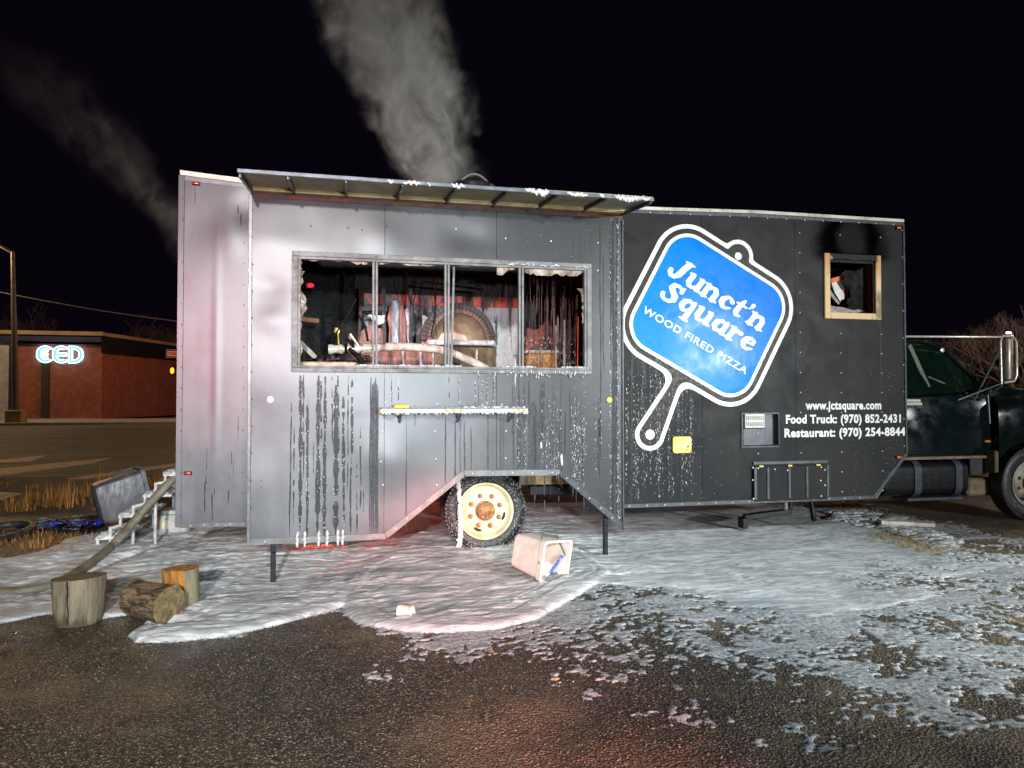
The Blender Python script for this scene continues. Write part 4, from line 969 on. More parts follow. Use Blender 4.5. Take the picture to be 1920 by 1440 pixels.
def wheel(cx, cz, y, R, rr, name, hub_mat, lugs=8, y_in=0.24):
    wh = bpy.data.objects.new(name, None); COL.objects.link(wh); wh.parent = truck; wh.location = (cx, y, cz); wh['_w'] = (cx, y, cz)
    c = (cx, y, cz); A = (0,-1,0)
    ty = MB().lathe(c, A, [(-y_in, rr),(-y_in, R*0.90),(-y_in+0.03, R*0.97),(-y_in+0.06, R),(-0.05, R),(-0.02, R*0.975),(0.0, R*0.92),(0.012, R*0.84),(0.010, (R+rr)/2),(0.0, rr*1.05),(-0.012, rr),(-0.05, rr*0.98)], 64)
    for k in range(64):                          # shoulder blocks
        a = 2*PI*k/64; ca, sa = math.cos(a), math.sin(a)
        M_ = Matrix.Rotation(-a, 3, 'Y'); p = Vector((cx+ca*(R*0.985), y+0.02, cz+sa*(R*0.985)))
        ty.obox(p, (0.022, 0.07, R*2*PI/64*0.6), (0, -a, 0))
    ty.build('tyre', M['rubber'], wh, smooth=35)
    rm = MB().lathe(c, A, [(-0.06, rr*0.97),(-0.004, rr*0.985),(0.008, rr*1.02),(0.012, rr),(0.004, rr*0.95),(-0.03, rr*0.90),(-0.055, rr*0.86),(-0.060, rr*0.80),(-0.045, rr*0.74),(-0.03, rr*0.62),(-0.03, rr*0.40),(-0.03, 0.0)], 56)
    rim = rm.build('rim', M['rim'] if hub_mat else simple('grey_rim', (0.42,0.40,0.36), 0.5, 0, 0.2, 8, 0.1, (0.2,0.17,0.12)), wh, smooth=35)
    hb = MB().lathe(c, A, [(-0.03, rr*0.36),(-0.005, rr*0.35),(0.0, rr*0.31),(0.03, rr*0.30),(0.035, rr*0.26),(0.05, rr*0.17),(0.055, 0.0)], 24)
    for k in range(lugs):
        a = 2*PI*k/lugs+0.2; hb.lathe((cx+math.cos(a)*rr*0.235, y-0.034, cz+math.sin(a)*rr*0.235), A, [(0,0.012),(0.012,0.012),(0.013,0.0)], 6)
    hb.build('hub', hub_mat or M['hub'], wh, smooth=35)
    lm = MB().lathe((0,0,0), A, [(0,0.030),(0.004,0.030),(0.004,0.020),(0.028,0.019),(0.032,0.012),(0.032,0.0)], 6).mesh('lug_nut', M['hub'])
    for k in range(lugs):
        a = 2*PI*k/lugs+PI/lugs*0.85; piece('lug_nut', lm, wh, (cx+math.cos(a)*rr*0.56, y+0.03, cz+math.sin(a)*rr*0.56))
    ho = MB().lathe((0,0,0), A, [(0.0,0.036),(0.003,0.034),(0.003,0.0)], 14).mesh('hand_hole', M['black'])
    for a in (-0.32, -1.95): 
        o = piece('hand_hole', ho, wh, (cx+math.cos(a)*rr*0.71, y+0.040, cz+math.sin(a)*rr*0.71)); o.scale = (0.55, 1, 1.25); o.rotation_euler = (0, -a, 0)
    return wh
rw = wheel(1.405, 0.385, 0.05, 0.435, 0.298, 'rear_wheel', M['hub'])
mb = MB(); z = 0.80                              # foam string down the left of the rear wheel
while z > 0.02: mb.blob((1.115+random.uniform(-0.006, 0.006)+0.02*math.sin(z*5), 0.025, z), (0.020+0.012*(1-z), 0.012, 0.02), 6, 4, 0.25); z -= 0.014
for _ in range(420):
    a = random.uniform(0, 2*PI); r = random.uniform(0.315, 0.43); mb.blob((1.405+math.cos(a)*r, 0.042, 0.385+math.sin(a)*r), (random.uniform(0.002, 0.006), 0.004, random.uniform(0.002, 0.007)), 5, 3)
tag(mb.build('wheel_foam', M['fleck'], rw, smooth=60), kind='stuff')
mb = MB().lathe((1.405, 0.36, 0.385), (0,-1,0), [(-0.22,0.28),(-0.22,0.43),(0.0,0.435),(0.0,0.28)], 40); mb.build('inner_tyre', M['rubber'], rw, smooth=35)
for (px, py0, py1, x0l, ztop) in ((512, 1018, 1102, None, 0.30), (1135, 970, 1052, None, 0.50)):
    b = G(px, py1); x = U(px, py1, -0.55)[0]; zb = float(surf_z(x, -0.55))
    MB().box(x-0.022, x+0.022, -0.572, -0.528, zb-0.02, ztop-0.12).box(x-0.017, x+0.017, -0.567, -0.533, ztop-0.12, ztop+0.25).build('support_leg', M['black'], slide, bevel=0.004)
MB().bar((4.62, 0.35, 0.15), (5.22, 0.30, 0.21), 0.07, 0.07).box(4.58, 4.66, 0.30, 0.42, 0.02, 0.15).bar((5.2, 0.3, 0.2), (5.24, 0.3, 0.4), 0.05, 0.05).build('jack_arm', M['black'], truck, bevel=0.01)
MB().tube([(5.42, 0.2, 0.40), (5.43, 0.16, 0.2), (5.40, 0.1, 0.12)], 0.03, 8).build('drain_pipe', M['black'], truck, smooth=50)
MB().tube([(5.02, 0.1, 0.40), (5.02, 0.1, 0.27)], 0.03, 8).build('drain_pipe', M['alu'], truck, smooth=50)

# --- cab
M['paint'] = simple('dark_green_black_paint', (0.003, 0.007, 0.008), 0.18, 0.0, 0.05, 1.2, 0.0, coat=0.3, spec=0.45)
M['glass'] = None
def glassmat():
    k = NT('cab_glass'); v = k.obj(); n = k.noise(v, 3, 5, 0.6)
    g = k.new('ShaderNodeBsdfGlossy'); g.inputs['Roughness'].default_value = 0.06; k.put(g.inputs['Color'], (0.8, 1, 0.85, 1))
    t = k.new('ShaderNodeBsdfTransparent'); k.put(t.inputs[0], (0.22, 0.36, 0.28, 1))
    df = k.new('ShaderNodeBsdfDiffuse'); k.put(df.inputs[0], (0.006, 0.018, 0.011, 1))
    m1 = k.new('ShaderNodeMixShader'); k.put(m1.inputs[0], k.range(n, 0.3, 0.7, 0.35, 0.6)); k.lk(t.outputs[0], m1.inputs[1]); k.lk(df.outputs[0], m1.inputs[2])
    m2 = k.new('ShaderNodeMixShader'); k.put(m2.inputs[0], 0.08); k.lk(m1.outputs[0], m2.inputs[1]); k.lk(g.outputs[0], m2.inputs[2])
    k.lk(m2.outputs[0], k.out.inputs[0]); return k.m
M['glass'] = glassmat()
M['chrome'] = simple('pitted_chrome', (0.62, 0.58, 0.50), 0.25, 0.3, 0.2, 30, 0.1)
M['brownst'] = simple('muddy_steel', (0.16, 0.115, 0.065), 0.7, 0, 0.35, 7, 0.25, (0.08, 0.06, 0.04))
YC0, YC1 = 0.30, 2.10
low = [(6.72,0.80),(6.72,1.60),(8.16,1.66),(8.18,1.75),(9.0,1.70),(9.75,1.58),(9.82,1.45),(9.82,0.70),(9.20,0.68),(9.16,0.86),(9.05,1.00),(8.88,1.09),(8.60,1.12),(8.35,1.05),(8.2,0.9),(8.14,0.78)]
cab = MB().prism(low, YC0, YC1).build('cab_body', M['paint'], truck, bevel=0.05, seg=3, smooth=50)
# roof and pillars
def side_frame(y, yt):
    m = MB()
    def tp(x, z): t = (z-1.6)/0.75; return (x, y+(yt-y)*t, z)
    for a, b, wd in (((6.75,1.6),(6.75,2.33),0.10), ((6.75,2.325),(7.25,2.335),0.07), ((7.25,2.335),(7.58,2.22),0.07), ((7.58,2.22),(8.17,1.70),0.065)):
        m.bar(tp(*a), tp(*b), 0.05, wd, (0,1,0))
    return m
side_frame(YC0+0.03, YC0+0.14).build('pillar_frame', M['paint'], truck, bevel=0.008); side_frame(YC1-0.03, YC1-0.14).build('pillar_frame', M['paint'], truck, bevel=0.008)
MB().prism([(6.70,2.30),(6.70,2.36),(7.22,2.375),(7.5,2.32),(7.62,2.23),(7.58,2.19),(7.46,2.27),(7.22,2.32)], YC0+0.12, YC1-0.12).build('cab_roof', M['paint'], truck, bevel=0.01)
MB().add([(6.8,YC0+0.035,1.61),(8.13,YC0+0.035,1.67),(7.58,YC0+0.13,2.21),(7.24,YC0+0.14,2.32),(6.8,YC0+0.14,2.31)], [(0,1,2,3,4)]).build('side_window', M['glass'], truck)
MB().add([(8.15,YC0+0.05,1.70),(8.15,YC1-0.05,1.70),(7.58,YC1-0.15,2.22),(7.58,YC0+0.15,2.22)], [(0,1,2,3)]).build('windscreen', M['glass'], truck)
MB().add([(6.8,YC1-0.035,1.61),(8.13,YC1-0.035,1.67),(7.58,YC1-0.13,2.21),(7.24,YC1-0.14,2.32),(6.8,YC1-0.14,2.31)], [(0,1,2,3,4)]).build('side_window', M['glass'], truck)
MB().box(6.9, 7.3, 0.5, 1.9, 1.2, 1.85).build('seat', M['black'], truck, bevel=0.05)
MB().bar((7.05, YC0+0.12, 2.27), (7.28, YC0+0.06, 1.72), 0.02, 0.05).build('seat_belt', simple('grey_webbing', (0.10,0.11,0.09), 0.7), truck)
MB().bar((7.28, YC0+0.06, 1.86), (7.95, YC0+0.06, 1.62), 0.012, 0.014).build('wiper_bar', M['alu'], truck)
door = MB().prism([(6.80,0.86),(6.80,1.585),(8.08,1.64),(8.12,1.35),(8.12,0.86)], YC0-0.022, YC0-0.002).build('cab_door', M['paint'], truck, bevel=0.012, seg=2, smooth=50)
MB().box(6.80, 7.09, YC0-0.050, YC0-0.022, 1.49, 1.53).box(6.80, 7.07, YC0-0.046, YC0-0.022, 1.535, 1.57).build('door_handle', M['chrome'], door, bevel=0.008)
MB().box(6.75, 8.12, YC0-0.03, YC0-0.002, 0.80, 0.835).build('rocker_strip', M['brownst'], truck)
MB().bar((8.135, YC0-0.006, 1.62), (8.165, YC0-0.006, 1.25), 0.012, 0.018).build('door_edge', M['chrome'], truck)
MB().obox((8.10, YC0-0.03, 1.02), (0.09, 0.02, 0.03)).build('side_reflector', M['amber'], truck, bevel=0.005)
# front fender and bonnet bulge
fd = MB()
secs = []
for i in range(15):
    t = i/14; x = 8.20+1.5*t; top = 1.60+0.05*math.sin(PI*t)-0.12*t*t; out = 0.05+0.15*math.sin(PI*min(1, 0.08+t*0.95))**0.7
    dz_ = max(0, 0.50**2-(x-8.64)**2); arch = 0.52+math.sqrt(dz_) if abs(x-8.64) < 0.50 else 0.72
    prof = [(YC0+0.30, top+0.08), (YC0+0.12, top+0.055), (YC0+0.02-out*0.5, top-0.01), (YC0-out*0.95, top-0.13), (YC0-out, top-0.26), (YC0-out, max(arch+0.05, 0.8)), (YC0-out+0.02, max(arch, 0.72))]
    secs.append([(x, y, z) for y, z in prof])
n_ = len(secs[0]); V = [p for s_ in secs for p in s_]
fd.add(V, [(i*n_+k, i*n_+k+1, (i+1)*n_+k+1, (i+1)*n_+k) for i in range(14) for k in range(n_-1)])
fd.build('fender', M['paint'], truck, smooth=60)
wheel(8.64, 0.47, 0.14, 0.47, 0.30, 'front_wheel', None)
MB().box(8.10, 8.16, 0.16, 0.40, 0.62, 0.9).build('mud_flap', M['brownst'], truck, bevel=0.01)
# west-coast mirror on its bracket
MY = 0.02
mr = MB().obox((8.14, MY, 2.08), (0.05, 0.11, 0.52)).build('mirror', M['chrome'], truck, bevel=0.016, seg=2, smooth=50)
MB().tube([(8.06,MY,1.76),(8.05,MY,2.30),(8.08,MY,2.375),(8.24,MY,2.37),(8.30,MY,2.30),(8.30,MY,1.88),(8.26,MY,1.80),(8.10,MY,1.78)], 0.016, 8).build('loop', M['chrome'], mr, smooth=60)
MB().tube([(6.7,YC0+0.10,2.375),(6.95,0.2,2.36),(8.06,MY,2.36)], 0.014, 8).build('upper_arm', M['chrome'], mr, smooth=60)
MB().tube([(8.06,MY,1.77),(7.66,YC0-0.01,1.56),(7.98,YC0-0.01,1.55),(8.07,MY,1.74)], 0.012, 8).build('lower_arm', M['alu'], mr, smooth=60)
MB().tube([(7.92,YC0-0.01,1.56),(8.04,MY,2.20)], 0.012, 8).build('stay', M['alu'], mr, smooth=60)
MB().lathe((7.42,0.3,2.20), (0,-1,0), [(0,0.03),(0.03,0.03),(0.04,0.0)], 10).build('clearance_lamp', M['chrome'], truck, smooth=40)
# fuel tank, battery box, frame
def rr_poly(cy_, cz_, hw, hh, r, n=6):
    P = []
    for sx, sz, a0_ in ((1,1,0),(-1,1,PI/2),(-1,-1,PI),(1,-1,3*PI/2)):
        for i in range(n+1): a = a0_+PI/2*i/n; P.append((cy_+sx*(hw-r)+r*math.cos(a), cz_+sz*(hh-r)+r*math.sin(a)))
    return P
tk = MB().prism(rr_poly(0.55, 0.555, 0.27, 0.225, 0.12), 6.55, 7.80, axis='x').build('fuel_tank', M['black'], truck, smooth=40)
for x in (6.98, 7.60): MB().prism(rr_poly(0.55, 0.555, 0.285, 0.24, 0.13), x, x+0.10, axis='x').build('strap', M['trimd'], tk, smooth=40)
MB().box(6.9, 7.75, 0.3, 0.6, 0.27, 0.31).build('step', M['trimd'], tk, bevel=0.008)
MB().box(7.88, 8.16, 0.32, 0.62, 0.58, 0.80).build('battery_box', M['trimd'], truck, bevel=0.015)
MB().box(7.86, 8.30, 0.34, 0.70, 0.30, 0.53).build('splash_guard', M['brownst'], truck, bevel=0.03)
MB().box(6.4, 9.6, 0.75, 0.85, 0.55, 0.72).box(6.4, 9.6, 1.6, 1.7, 0.55, 0.72).build('frame_rail', M['brownst'], truck)
MB().bar((6.18, 0.05, 0.37), (6.32, 0.08, 0.52), 0.08, 0.03).build('corner_bracket', M['alu'], truck)

# ================================================================== INSIDE THE TRUCK
def wallmat():
    k = NT('burnt_wall_panel'); v = k.obj(); x, y, z = k.xyz(v)
    drip = k.noise(k.map(v, (11, 1, 0.9)), 1.0, 5, 0.65, 0.3); blot = k.noise(v, 6, 6, 0.7, 0.6); speck = k.noise(k.map(v, (70, 1, 40)), 1, 2)
    base = k.mix(k.range(drip, 0.35, 0.65), (0.55, 0.47, 0.46), (0.70, 0.63, 0.62))
    base = k.mix(k.range(k.noise(v, 2.5, 3), 0.45, 0.7, 0, 0.6), base, (0.50, 0.56, 0.58))
    s = k.math('MULTIPLY', k.range(drip, 0.56, 0.60), 0.97)
    lf = k.range(x, 1.55, 1.75)            # worst burnt on the rear side
    s2 = k.math('MAXIMUM', k.math('MULTIPLY', k.range(blot, 0.40, 0.52), k.range(x, 1.9, 1.2, 0.0, 1.0)), s)
    s2 = k.math('MAXIMUM', s2, k.range(x, 2.32, 2.40, 0, 0.96))
    s2 = k.math('MAXIMUM', s2, k.math('MULTIPLY', k.range(speck, 0.64, 0.70), 0.9))
    col = k.mix(s2, base, (0.016, 0.012, 0.011))
    k.bsdf(col, 0.45, 0, k.bump(blot, 0.3, 0.01)); return k.m
def bandmat():
    k = NT('red_wall_band'); v = k.obj(); x, y, z = k.xyz(v); drip = k.noise(k.map(v, (11, 1, 0.9)), 1.0, 5, 0.65, 0.3); blot = k.noise(v, 6, 6, 0.7, 0.6)
    s = k.math('MAXIMUM', k.range(drip, 0.50, 0.56, 0, 0.95), k.math('MULTIPLY', k.range(blot, 0.53, 0.60), k.range(x, 1.9, 1.2, 0.0, 1.0)))
    s = k.math('MAXIMUM', s, k.range(x, 2.32, 2.40, 0, 0.96))
    k.bsdf(k.mix(s, (0.80, 0.055, 0.012), (0.05, 0.008, 0.006)), 0.4, 0, k.bump(blot, 0.3, 0.01)); return k.m
def topmat():
    k = NT('charred_upper_wall'); v = k.obj(); x, y, z = k.xyz(v); drip = k.noise(k.map(v, (9, 1, 0.9)), 1.0, 5, 0.65, 0.3); blot = k.noise(v, 5, 6, 0.7, 0.8)
    a = k.math('MULTIPLY', k.range(drip, 0.5, 0.36), k.math('MULTIPLY', k.range(x, 1.5, 1.75), k.range(x, 2.4, 2.3)))
    a = k.math('MULTIPLY', a, k.range(z, 3.34, 3.18))
    col = k.mix(k.range(blot, 0.42, 0.66), (0.010, 0.008, 0.0075), (0.040, 0.030, 0.026))
    col = k.mix(a, col, (0.21, 0.105, 0.09))
    k.bsdf(col, 0.6, 0, k.bump(blot, 0.6, 0.02)); return k.m
M['wall'] = wallmat(); M['band'] = bandmat(); M['wtop'] = topmat()
M['burnt'] = simple('burnt_mixed_surface', (0.060, 0.036, 0.030), 0.6, 0, 0.8, 8, 0.5, (0.014, 0.012, 0.011))
WY = 2.30
iw = MB().box(0.17, 3.35, WY, WY+0.03, 1.6, 2.842).build('inner_wall_panel', M['wall'], truck)
MB().box(0.17, 3.35, WY-0.012, WY+0.02, 2.8425, 2.985).build('wall_band', M['band'], truck)
MB().box(0.05, 3.6, WY, WY+0.03, 2.9855, 3.6).build('upper_wall', M['wtop'], truck)
MB().box(3.35, 3.40, 0.8, WY, 1.05, 3.55).build('partition', M['burnt'], truck)
MB().box(0.10, 0.165, 1.9, WY+0.02, 1.05, 3.0).build('door_post', M['soot'], truck)
# leftovers in the mid bay: frame, racks, posts
mb = MB()
for (xa, ya, za), (xb, yb, zb), t in (((0.42,1.7,2.0),(0.40,1.7,3.0),0.045), ((0.10,1.7,2.70),(0.42,1.7,2.72),0.05), ((0.10,1.75,2.2),(0.12,1.72,2.75),0.035), ((0.72,1.5,1.9),(0.73,1.5,2.95),0.03), ((0.9,1.4,1.9),(0.89,1.4,2.6),0.02), ((1.62,1.6,2.96),(0.80,1.6,3.02),0.02), ((1.8,1.7,3.02),(1.0,1.7,3.10),0.016)):
    mb.bar((xa,ya,za), (xb,yb,zb), t, t)
mb.build('burnt_rack_frame', M['burnt'], truck)
mb = MB()
ragged(mb, [(0.12,2.0),(0.40,2.0),(0.41,2.46),(0.3,2.50),(0.12,2.44)], 1.72, 0.02)
ragged(mb, [(0.46,1.9),(0.70,1.9),(0.70,2.7),(0.60,2.82),(0.46,2.74)], 1.74, 0.02)
mb.build('scorched_panel', simple('scorched_pink_panel', (0.34,0.10,0.075), 0.5, 0, 0.6, 10, 0.4, (0.03,0.02,0.018), stretch=(3,1,0.6)), truck)
mb = MB(); ragged(mb, [(0.20,2.62),(0.42,2.63),(0.41,2.54),(0.34,2.50),(0.27,2.57)], 1.66, 0.01)
mb.build('peeling_sheet', simple('peeled_white_sheet', (0.62,0.60,0.60), 0.5), truck)
mb = MB(); ragged(mb, [(0.50,2.80),(0.58,2.80),(0.57,2.02),(0.49,2.0)], 1.55, 0.01); ragged(mb, [(0.66,2.70),(0.70,2.72),(0.78,2.1),(0.72,2.1)], 1.56, 0.01); ragged(mb, [(0.86,2.62),(0.93,2.55),(0.93,2.05),(0.85,2.0)], 1.36, 0.015)
mb.build('warped_strip', simple('smeared_steel', (0.17,0.165,0.18), 0.35, 0.3, 0.6, 16, 0.3, (0.02,0.018,0.018), stretch=(2,1,0.5)), truck)
# worktop edges in the right bay
mb = MB()
for (xa, za), (xb, zb), t, y in (((2.05,1.90),(2.30,1.90),0.05,1.0), ((2.0,1.86),(2.85,1.93),0.03,0.9)): mb.bar((xa,y,za), (xb,y,zb), t, t)
mb.build('worktop_edge', simple('yellow_stained_edge', (0.55,0.33,0.06), 0.5, 0, 0.4, 12, 0.2), truck)
mb = MB()
for px, a, b, y, t in ((1042,610,690,1.3,0.022),(1058,600,690,1.2,0.03),(1046,590,675,1.5,0.02)): p = U(px, a, y); q = U(px, b, y); mb.bar(p, q, t, t)
mb.build('rack_post', simple('sooty_white_post', (0.5,0.45,0.42), 0.5, 0, 0.4, 18, 0.2, (0.1,0.05,0.03), stretch=(1,1,0.4)), truck)
p = U(1087, 595, 0.9); q = U(1085, 690, 0.9); MB().bar(p, q, 0.035, 0.03).build('rack_post', simple('yellow_red_post', (0.55,0.30,0.12), 0.5, 0, 0.5, 7, 0.1, (0.45,0.09,0.05), stretch=(1,1,1)), truck)
# loose wreckage inside: things of their own
def rmat(name, c, d, st=(1,1,1)): return simple(name, c, 0.5, 0, 0.6, 9, 0.4, d, stretch=st)
p = U(1020, 640, 1.4)
tr = thing('storage_tub', (p[0], 1.55, 1.95), 'scorched orange tub on the burnt worktop behind the forward window pane', 'tub')
MB().box(p[0]-0.22, p[0]+0.20, 1.42, 1.70, 1.93, 2.16).build('tub_body', rmat('scorched_orange', (0.62,0.24,0.03), (0.30,0.07,0.03), (1,1,0.5)), tr, bevel=0.02)
MB().box(p[0]-0.235, p[0]+0.215, 1.405, 1.715, 2.16, 2.20).build('tub_rim', simple('pale_rim', (0.62,0.66,0.60), 0.4, 0, 0.3, 20), tr, bevel=0.01)
p = U(1012, 610, 1.8)
bx = thing('cardboard_box', (p[0], 1.9, 2.1), 'half burnt red and black box stacked behind the orange tub', 'box')
mb = MB(); ragged(mb, [(p[0]-0.2,2.2),(p[0]+0.25,2.2),(p[0]+0.22,2.5),(p[0]+0.1,2.62),(p[0]-0.05,2.48),(p[0]-0.2,2.55)], 1.8, 0.03); mb.build('front_flap', rmat('burnt_red_card', (0.30,0.05,0.02), (0.012,0.01,0.01), (2,1,0.8)), bx)
MB().box(p[0]-0.2, p[0]+0.25, 1.82, 2.1, 2.0, 2.42).build('box_body', M['burnt'], bx, bevel=0.01)
MB().box(1.95, 3.3, 1.2, 2.25, 1.05, 1.925).build('counter', M['burnt'], truck, bevel=0.02)
mb = MB()
for _ in range(240):
    x = random.uniform(1.95, 3.3); mb.blob((x, random.uniform(1.1, 1.35), random.uniform(1.92, 2.35)), (random.uniform(0.004,0.011), 0.006, random.uniform(0.005,0.022)), 5, 3)
tag(mb.build('foam_spatter', M['fleck'], truck), kind='stuff')
# soot-blackened pane still standing in the forward bay, run with drips
mb = MB()
for _ in range(70):
    px = random.uniform(985, 1085); a = random.uniform(500, 640); t = U(px, a, 0.35); b = U(px, min(692, a+random.uniform(20, 120)), 0.35)
    h = random.uniform(0.001, 0.0035); mb.add([(t[0]-h, 0.35, t[2]), (t[0]+h, 0.35, t[2]), (b[0]+h, 0.352, b[2]), (b[0]-h, 0.352, b[2])], [(0,1,2,3)])
tag(mb.build('hanging_drips', rmat('sooty_drips', (0.09,0.028,0.02), (0.012,0.01,0.01)), truck, norm=False), kind='stuff')
# red point of light in the rear bay, built as an added lamp
p = U(582, 535, 1.6)
rl_ = thing('red_light_dot', (p[0], 1.6, p[2]), 'small red point of light in the dark rear bay, built as an added glowing lens', 'lamp')
MB().obox((p[0], 1.62, p[2]), (0.10, 0.02, 0.07)).build('housing', M['black'], rl_, bevel=0.004)
MB().blob((p[0], 1.6, p[2]), (0.042, 0.02, 0.026), 8, 5, 0.2).build('lens', glow('red_dot_glow', (1.0, 0.02, 0.05), 1.6), rl_, smooth=60)  # added lens for the red point of light
MB().bar(U(565,598,1.4), U(598,602,1.4), 0.03, 0.05).build('shelf_bracket', simple('scorched_orange_edge', (0.35,0.12,0.05), 0.6), truck)

# pizza oven
OY = 1.2; ocx = 1.285; oz = 2.285
ov = thing('pizza_oven', (ocx, OY+0.4, 1.05), 'wood fired pizza oven with a tiled arch mouth seen through the serving window', 'oven')
nseg = 26; brick = None
ri, ro = 0.335, 0.455
arch = MB(); gap = 0.010
for ring, (a_, b_) in enumerate(((ri, ri+0.056), (ri+0.062, ro))):
    m = MB(); d = PI/nseg; h = d*0.5*0.90
    V = [(r*math.cos(t), y, r*math.sin(t)) for y in (-0.03, 0.05) for r, t in ((a_, -h), (b_, -h), (b_, h), (a_, h))]
    m.add(V, [(0,1,2,3),(7,6,5,4),(0,4,5,1),(1,5,6,2),(2,6,7,3),(3,7,4,0)])
    me = m.mesh('brick', simple('sooty_brick', (0.15,0.072,0.058), 0.6, 0, 0.5, 9, 0.3, (0.05,0.035,0.03)) if ring == 0 else bpy.data.materials['sooty_brick'])
    for k in range(nseg):
        o = piece('brick', me, ov, (ocx, OY+random.uniform(-0.004, 0.004), oz)); o.rotation_euler = (0, -(k+0.5)*d, 0)
face = sheet(lambda a, b: np.maximum(np.hypot(a, b)-ro-0.01, np.maximum(ri+0.0-np.hypot(a, b), -b)), -0.6, 0.6, -0.02, 0.6, 0.02, lambda a, b: (ocx+a, OY+0.0, oz+b), 0.06, (0,1,0))
face.build('mortar', M['burnt'], ov, norm=True)
vault = MB(); V = []; n_ = 20
for j in range(7):
    t = j/6; r = ri*(1-0.12*t)*(math.cos(t*PI/2*0.98)**0.45 if j else 1); y = OY+0.02+0.62*t
    for i in range(n_+1): a = PI*i/n_; V.append((ocx+r*math.cos(a), y, oz+r*math.sin(a)))
vault.add(V, [(j*(n_+1)+i, j*(n_+1)+i+1, (j+1)*(n_+1)+i+1, (j+1)*(n_+1)+i) for j in range(6) for i in range(n_)])
vault.build('vault', simple('fire_clay', (0.60,0.47,0.31), 0.8, 0, 0.2, 6, 0.3, (0.40,0.29,0.19)), ov, smooth=60, norm=False)
MB().prism([(ocx+0.30*math.cos(PI*i/16), oz+0.30*math.sin(PI*i/16)) for i in range(17)], OY+0.60, OY+0.64).build('back_plate', simple('oven_door_plate', (0.52,0.41,0.27), 0.4, 0.2, 0.2, 4, 0.1), ov)
MB().prism([(ocx-0.03+0.28*math.cos(PI*i/14), oz+0.012+0.13*math.sin(PI*i/14)) for i in range(15)], OY+0.50, OY+0.53).build('pale_reflection', simple('pale_reflection_colour', (0.75,0.62,0.52), 0.5, 0, 0.1, 5), ov)  # pale reflection in the oven mouth, modelled as a coloured half disc
MB().prism([(ocx-0.03+0.30*math.cos(PI*i/14), oz+0.012+0.185*math.sin(PI*i/14)) for i in range(15)], OY+0.54, OY+0.56).build('red_reflection', simple('red_reflection_colour', (0.70,0.20,0.10), 0.5, 0, 0.2, 8), ov)  # red part of the same reflection, a second coloured half disc
MB().box(ocx-0.40, ocx+0.42, OY-0.18, OY+0.62, oz-0.065, oz-0.002).build('hearth_slab', simple('pale_stone_slab', (0.62,0.57,0.58), 0.5, 0, 0.3, 20, 0.3, (0.30,0.25,0.27)), ov, bevel=0.012)
MB().box(ocx-0.46, ocx+0.46, OY-0.02, OY+0.9, 1.05, oz-0.066).build('oven_base', simple('olive_brown_render', (0.15,0.105,0.045), 0.7, 0, 0.5, 8, 0.4, (0.07,0.04,0.02)), ov, bevel=0.01)
dm_ = MB(); prof = [(0.27*math.cos(i/9*PI/2), 0.34*math.sin(i/9*PI/2)) for i in range(10)]
dm_.lathe((ocx, OY+0.99, oz), (0,0,1), [(z_, r_) for r_, z_ in prof], 28).build('dome', M['burnt'], ov, smooth=60)
for i, px in enumerate((757, 789, 812, 1000//1 and 893)):
    p = U(px, 690, 0.9); q = U(px-2+i, 655, 0.9); MB().bar(p, q, 0.022, 0.02).build('oven_leg', simple('pale_leg', (0.5,0.46,0.46), 0.5) if i == 0 else bpy.data.materials['pale_leg'], ov)
mb = MB(); ragged(mb, [(0.17,1.80),(1.0,1.80),(1.0,2.12),(0.6,2.2),(0.17,2.1)], 1.15, 0.02); mb.build('scorched_apron', rmat('scorched_pink_brown', (0.30,0.075,0.05), (0.05,0.03,0.025), (3,1,0.5)), truck)

# hose and nozzle through the hatch
M['hose'] = simple('pale_hose_jacket', (0.60, 0.48, 0.40), 0.65, 0, 0.22, 26, 0.3, (0.36, 0.28, 0.22), stretch=(1,1,1))
def spline(P, n=8):
    P = [Vector(p) for p in P]; out = []
    Q = [P[0]*2-P[1]]+P+[P[-1]*2-P[-2]]
    for i in range(1, len(Q)-2):
        for k in range(n):
            t = k/n; a, b, c, d = Q[i-1:i+3]
            out.append(0.5*((2*b)+(c-a)*t+(2*a-5*b+4*c-d)*t*t+(3*b-a-3*c+d)*t**3))
    return out+[P[-1]]
hp = [tuple(U(px, py, y)) for px, py, y in ((696,653,0.15),(740,650,0.16),(790,652,0.16),(835,658,0.12),(878,675,0.05),(915,695,-0.02))]
e = hp[-1]; hp += [(e[0]+0.12, 0.02, e[2]-0.14), (e[0]+0.16, 0.1, 1.5), (e[0]+0.1, 0.3, 1.10), (e[0]-0.5, 0.7, 1.08)]
tag(MB().tube(spline(hp), 0.043, 12).build('fire_hose', M['hose'], smooth=60), 'pale fire hose running across the broken serving window', 'fire hose')
nb = [tuple(U(px, py, y)) for px, py, y in ((616,655,0.16),(696,653,0.15))]
nz = thing('hose_nozzle', nb[1], 'chrome and black hose nozzle with a pistol grip lying inside the serving window', 'nozzle')
d_ = (np.array(nb[1])-np.array(nb[0])); L_ = float(np.linalg.norm(d_)); d_ = d_/L_
MB().lathe(nb[0], d_, [(0,0.0),(0,0.05),(0.03,0.055),(0.05,0.045),(0.09,0.042),(0.10,0.05),(0.14,0.05),(0.15,0.036),(0.26,0.034)], 16).build('barrel', M['chrome'], nz, smooth=40)
MB().lathe(tuple(np.array(nb[0])+d_*0.26), d_, [(0,0.036),(0.0,0.05),(0.05,0.05),(0.05,0.036),(0.09,0.036),(0.09,0.055),(0.17,0.055),(0.17,0.0)], 16).build('coupling', M['chrome'], nz, smooth=40)
c0 = np.array(nb[0])+d_*0.2
MB().bar(c0+(0,0,-0.02), c0+(0.13,-0.02,-0.17), 0.03, 0.04).build('pistol_grip', M['black'], nz, bevel=0.008)
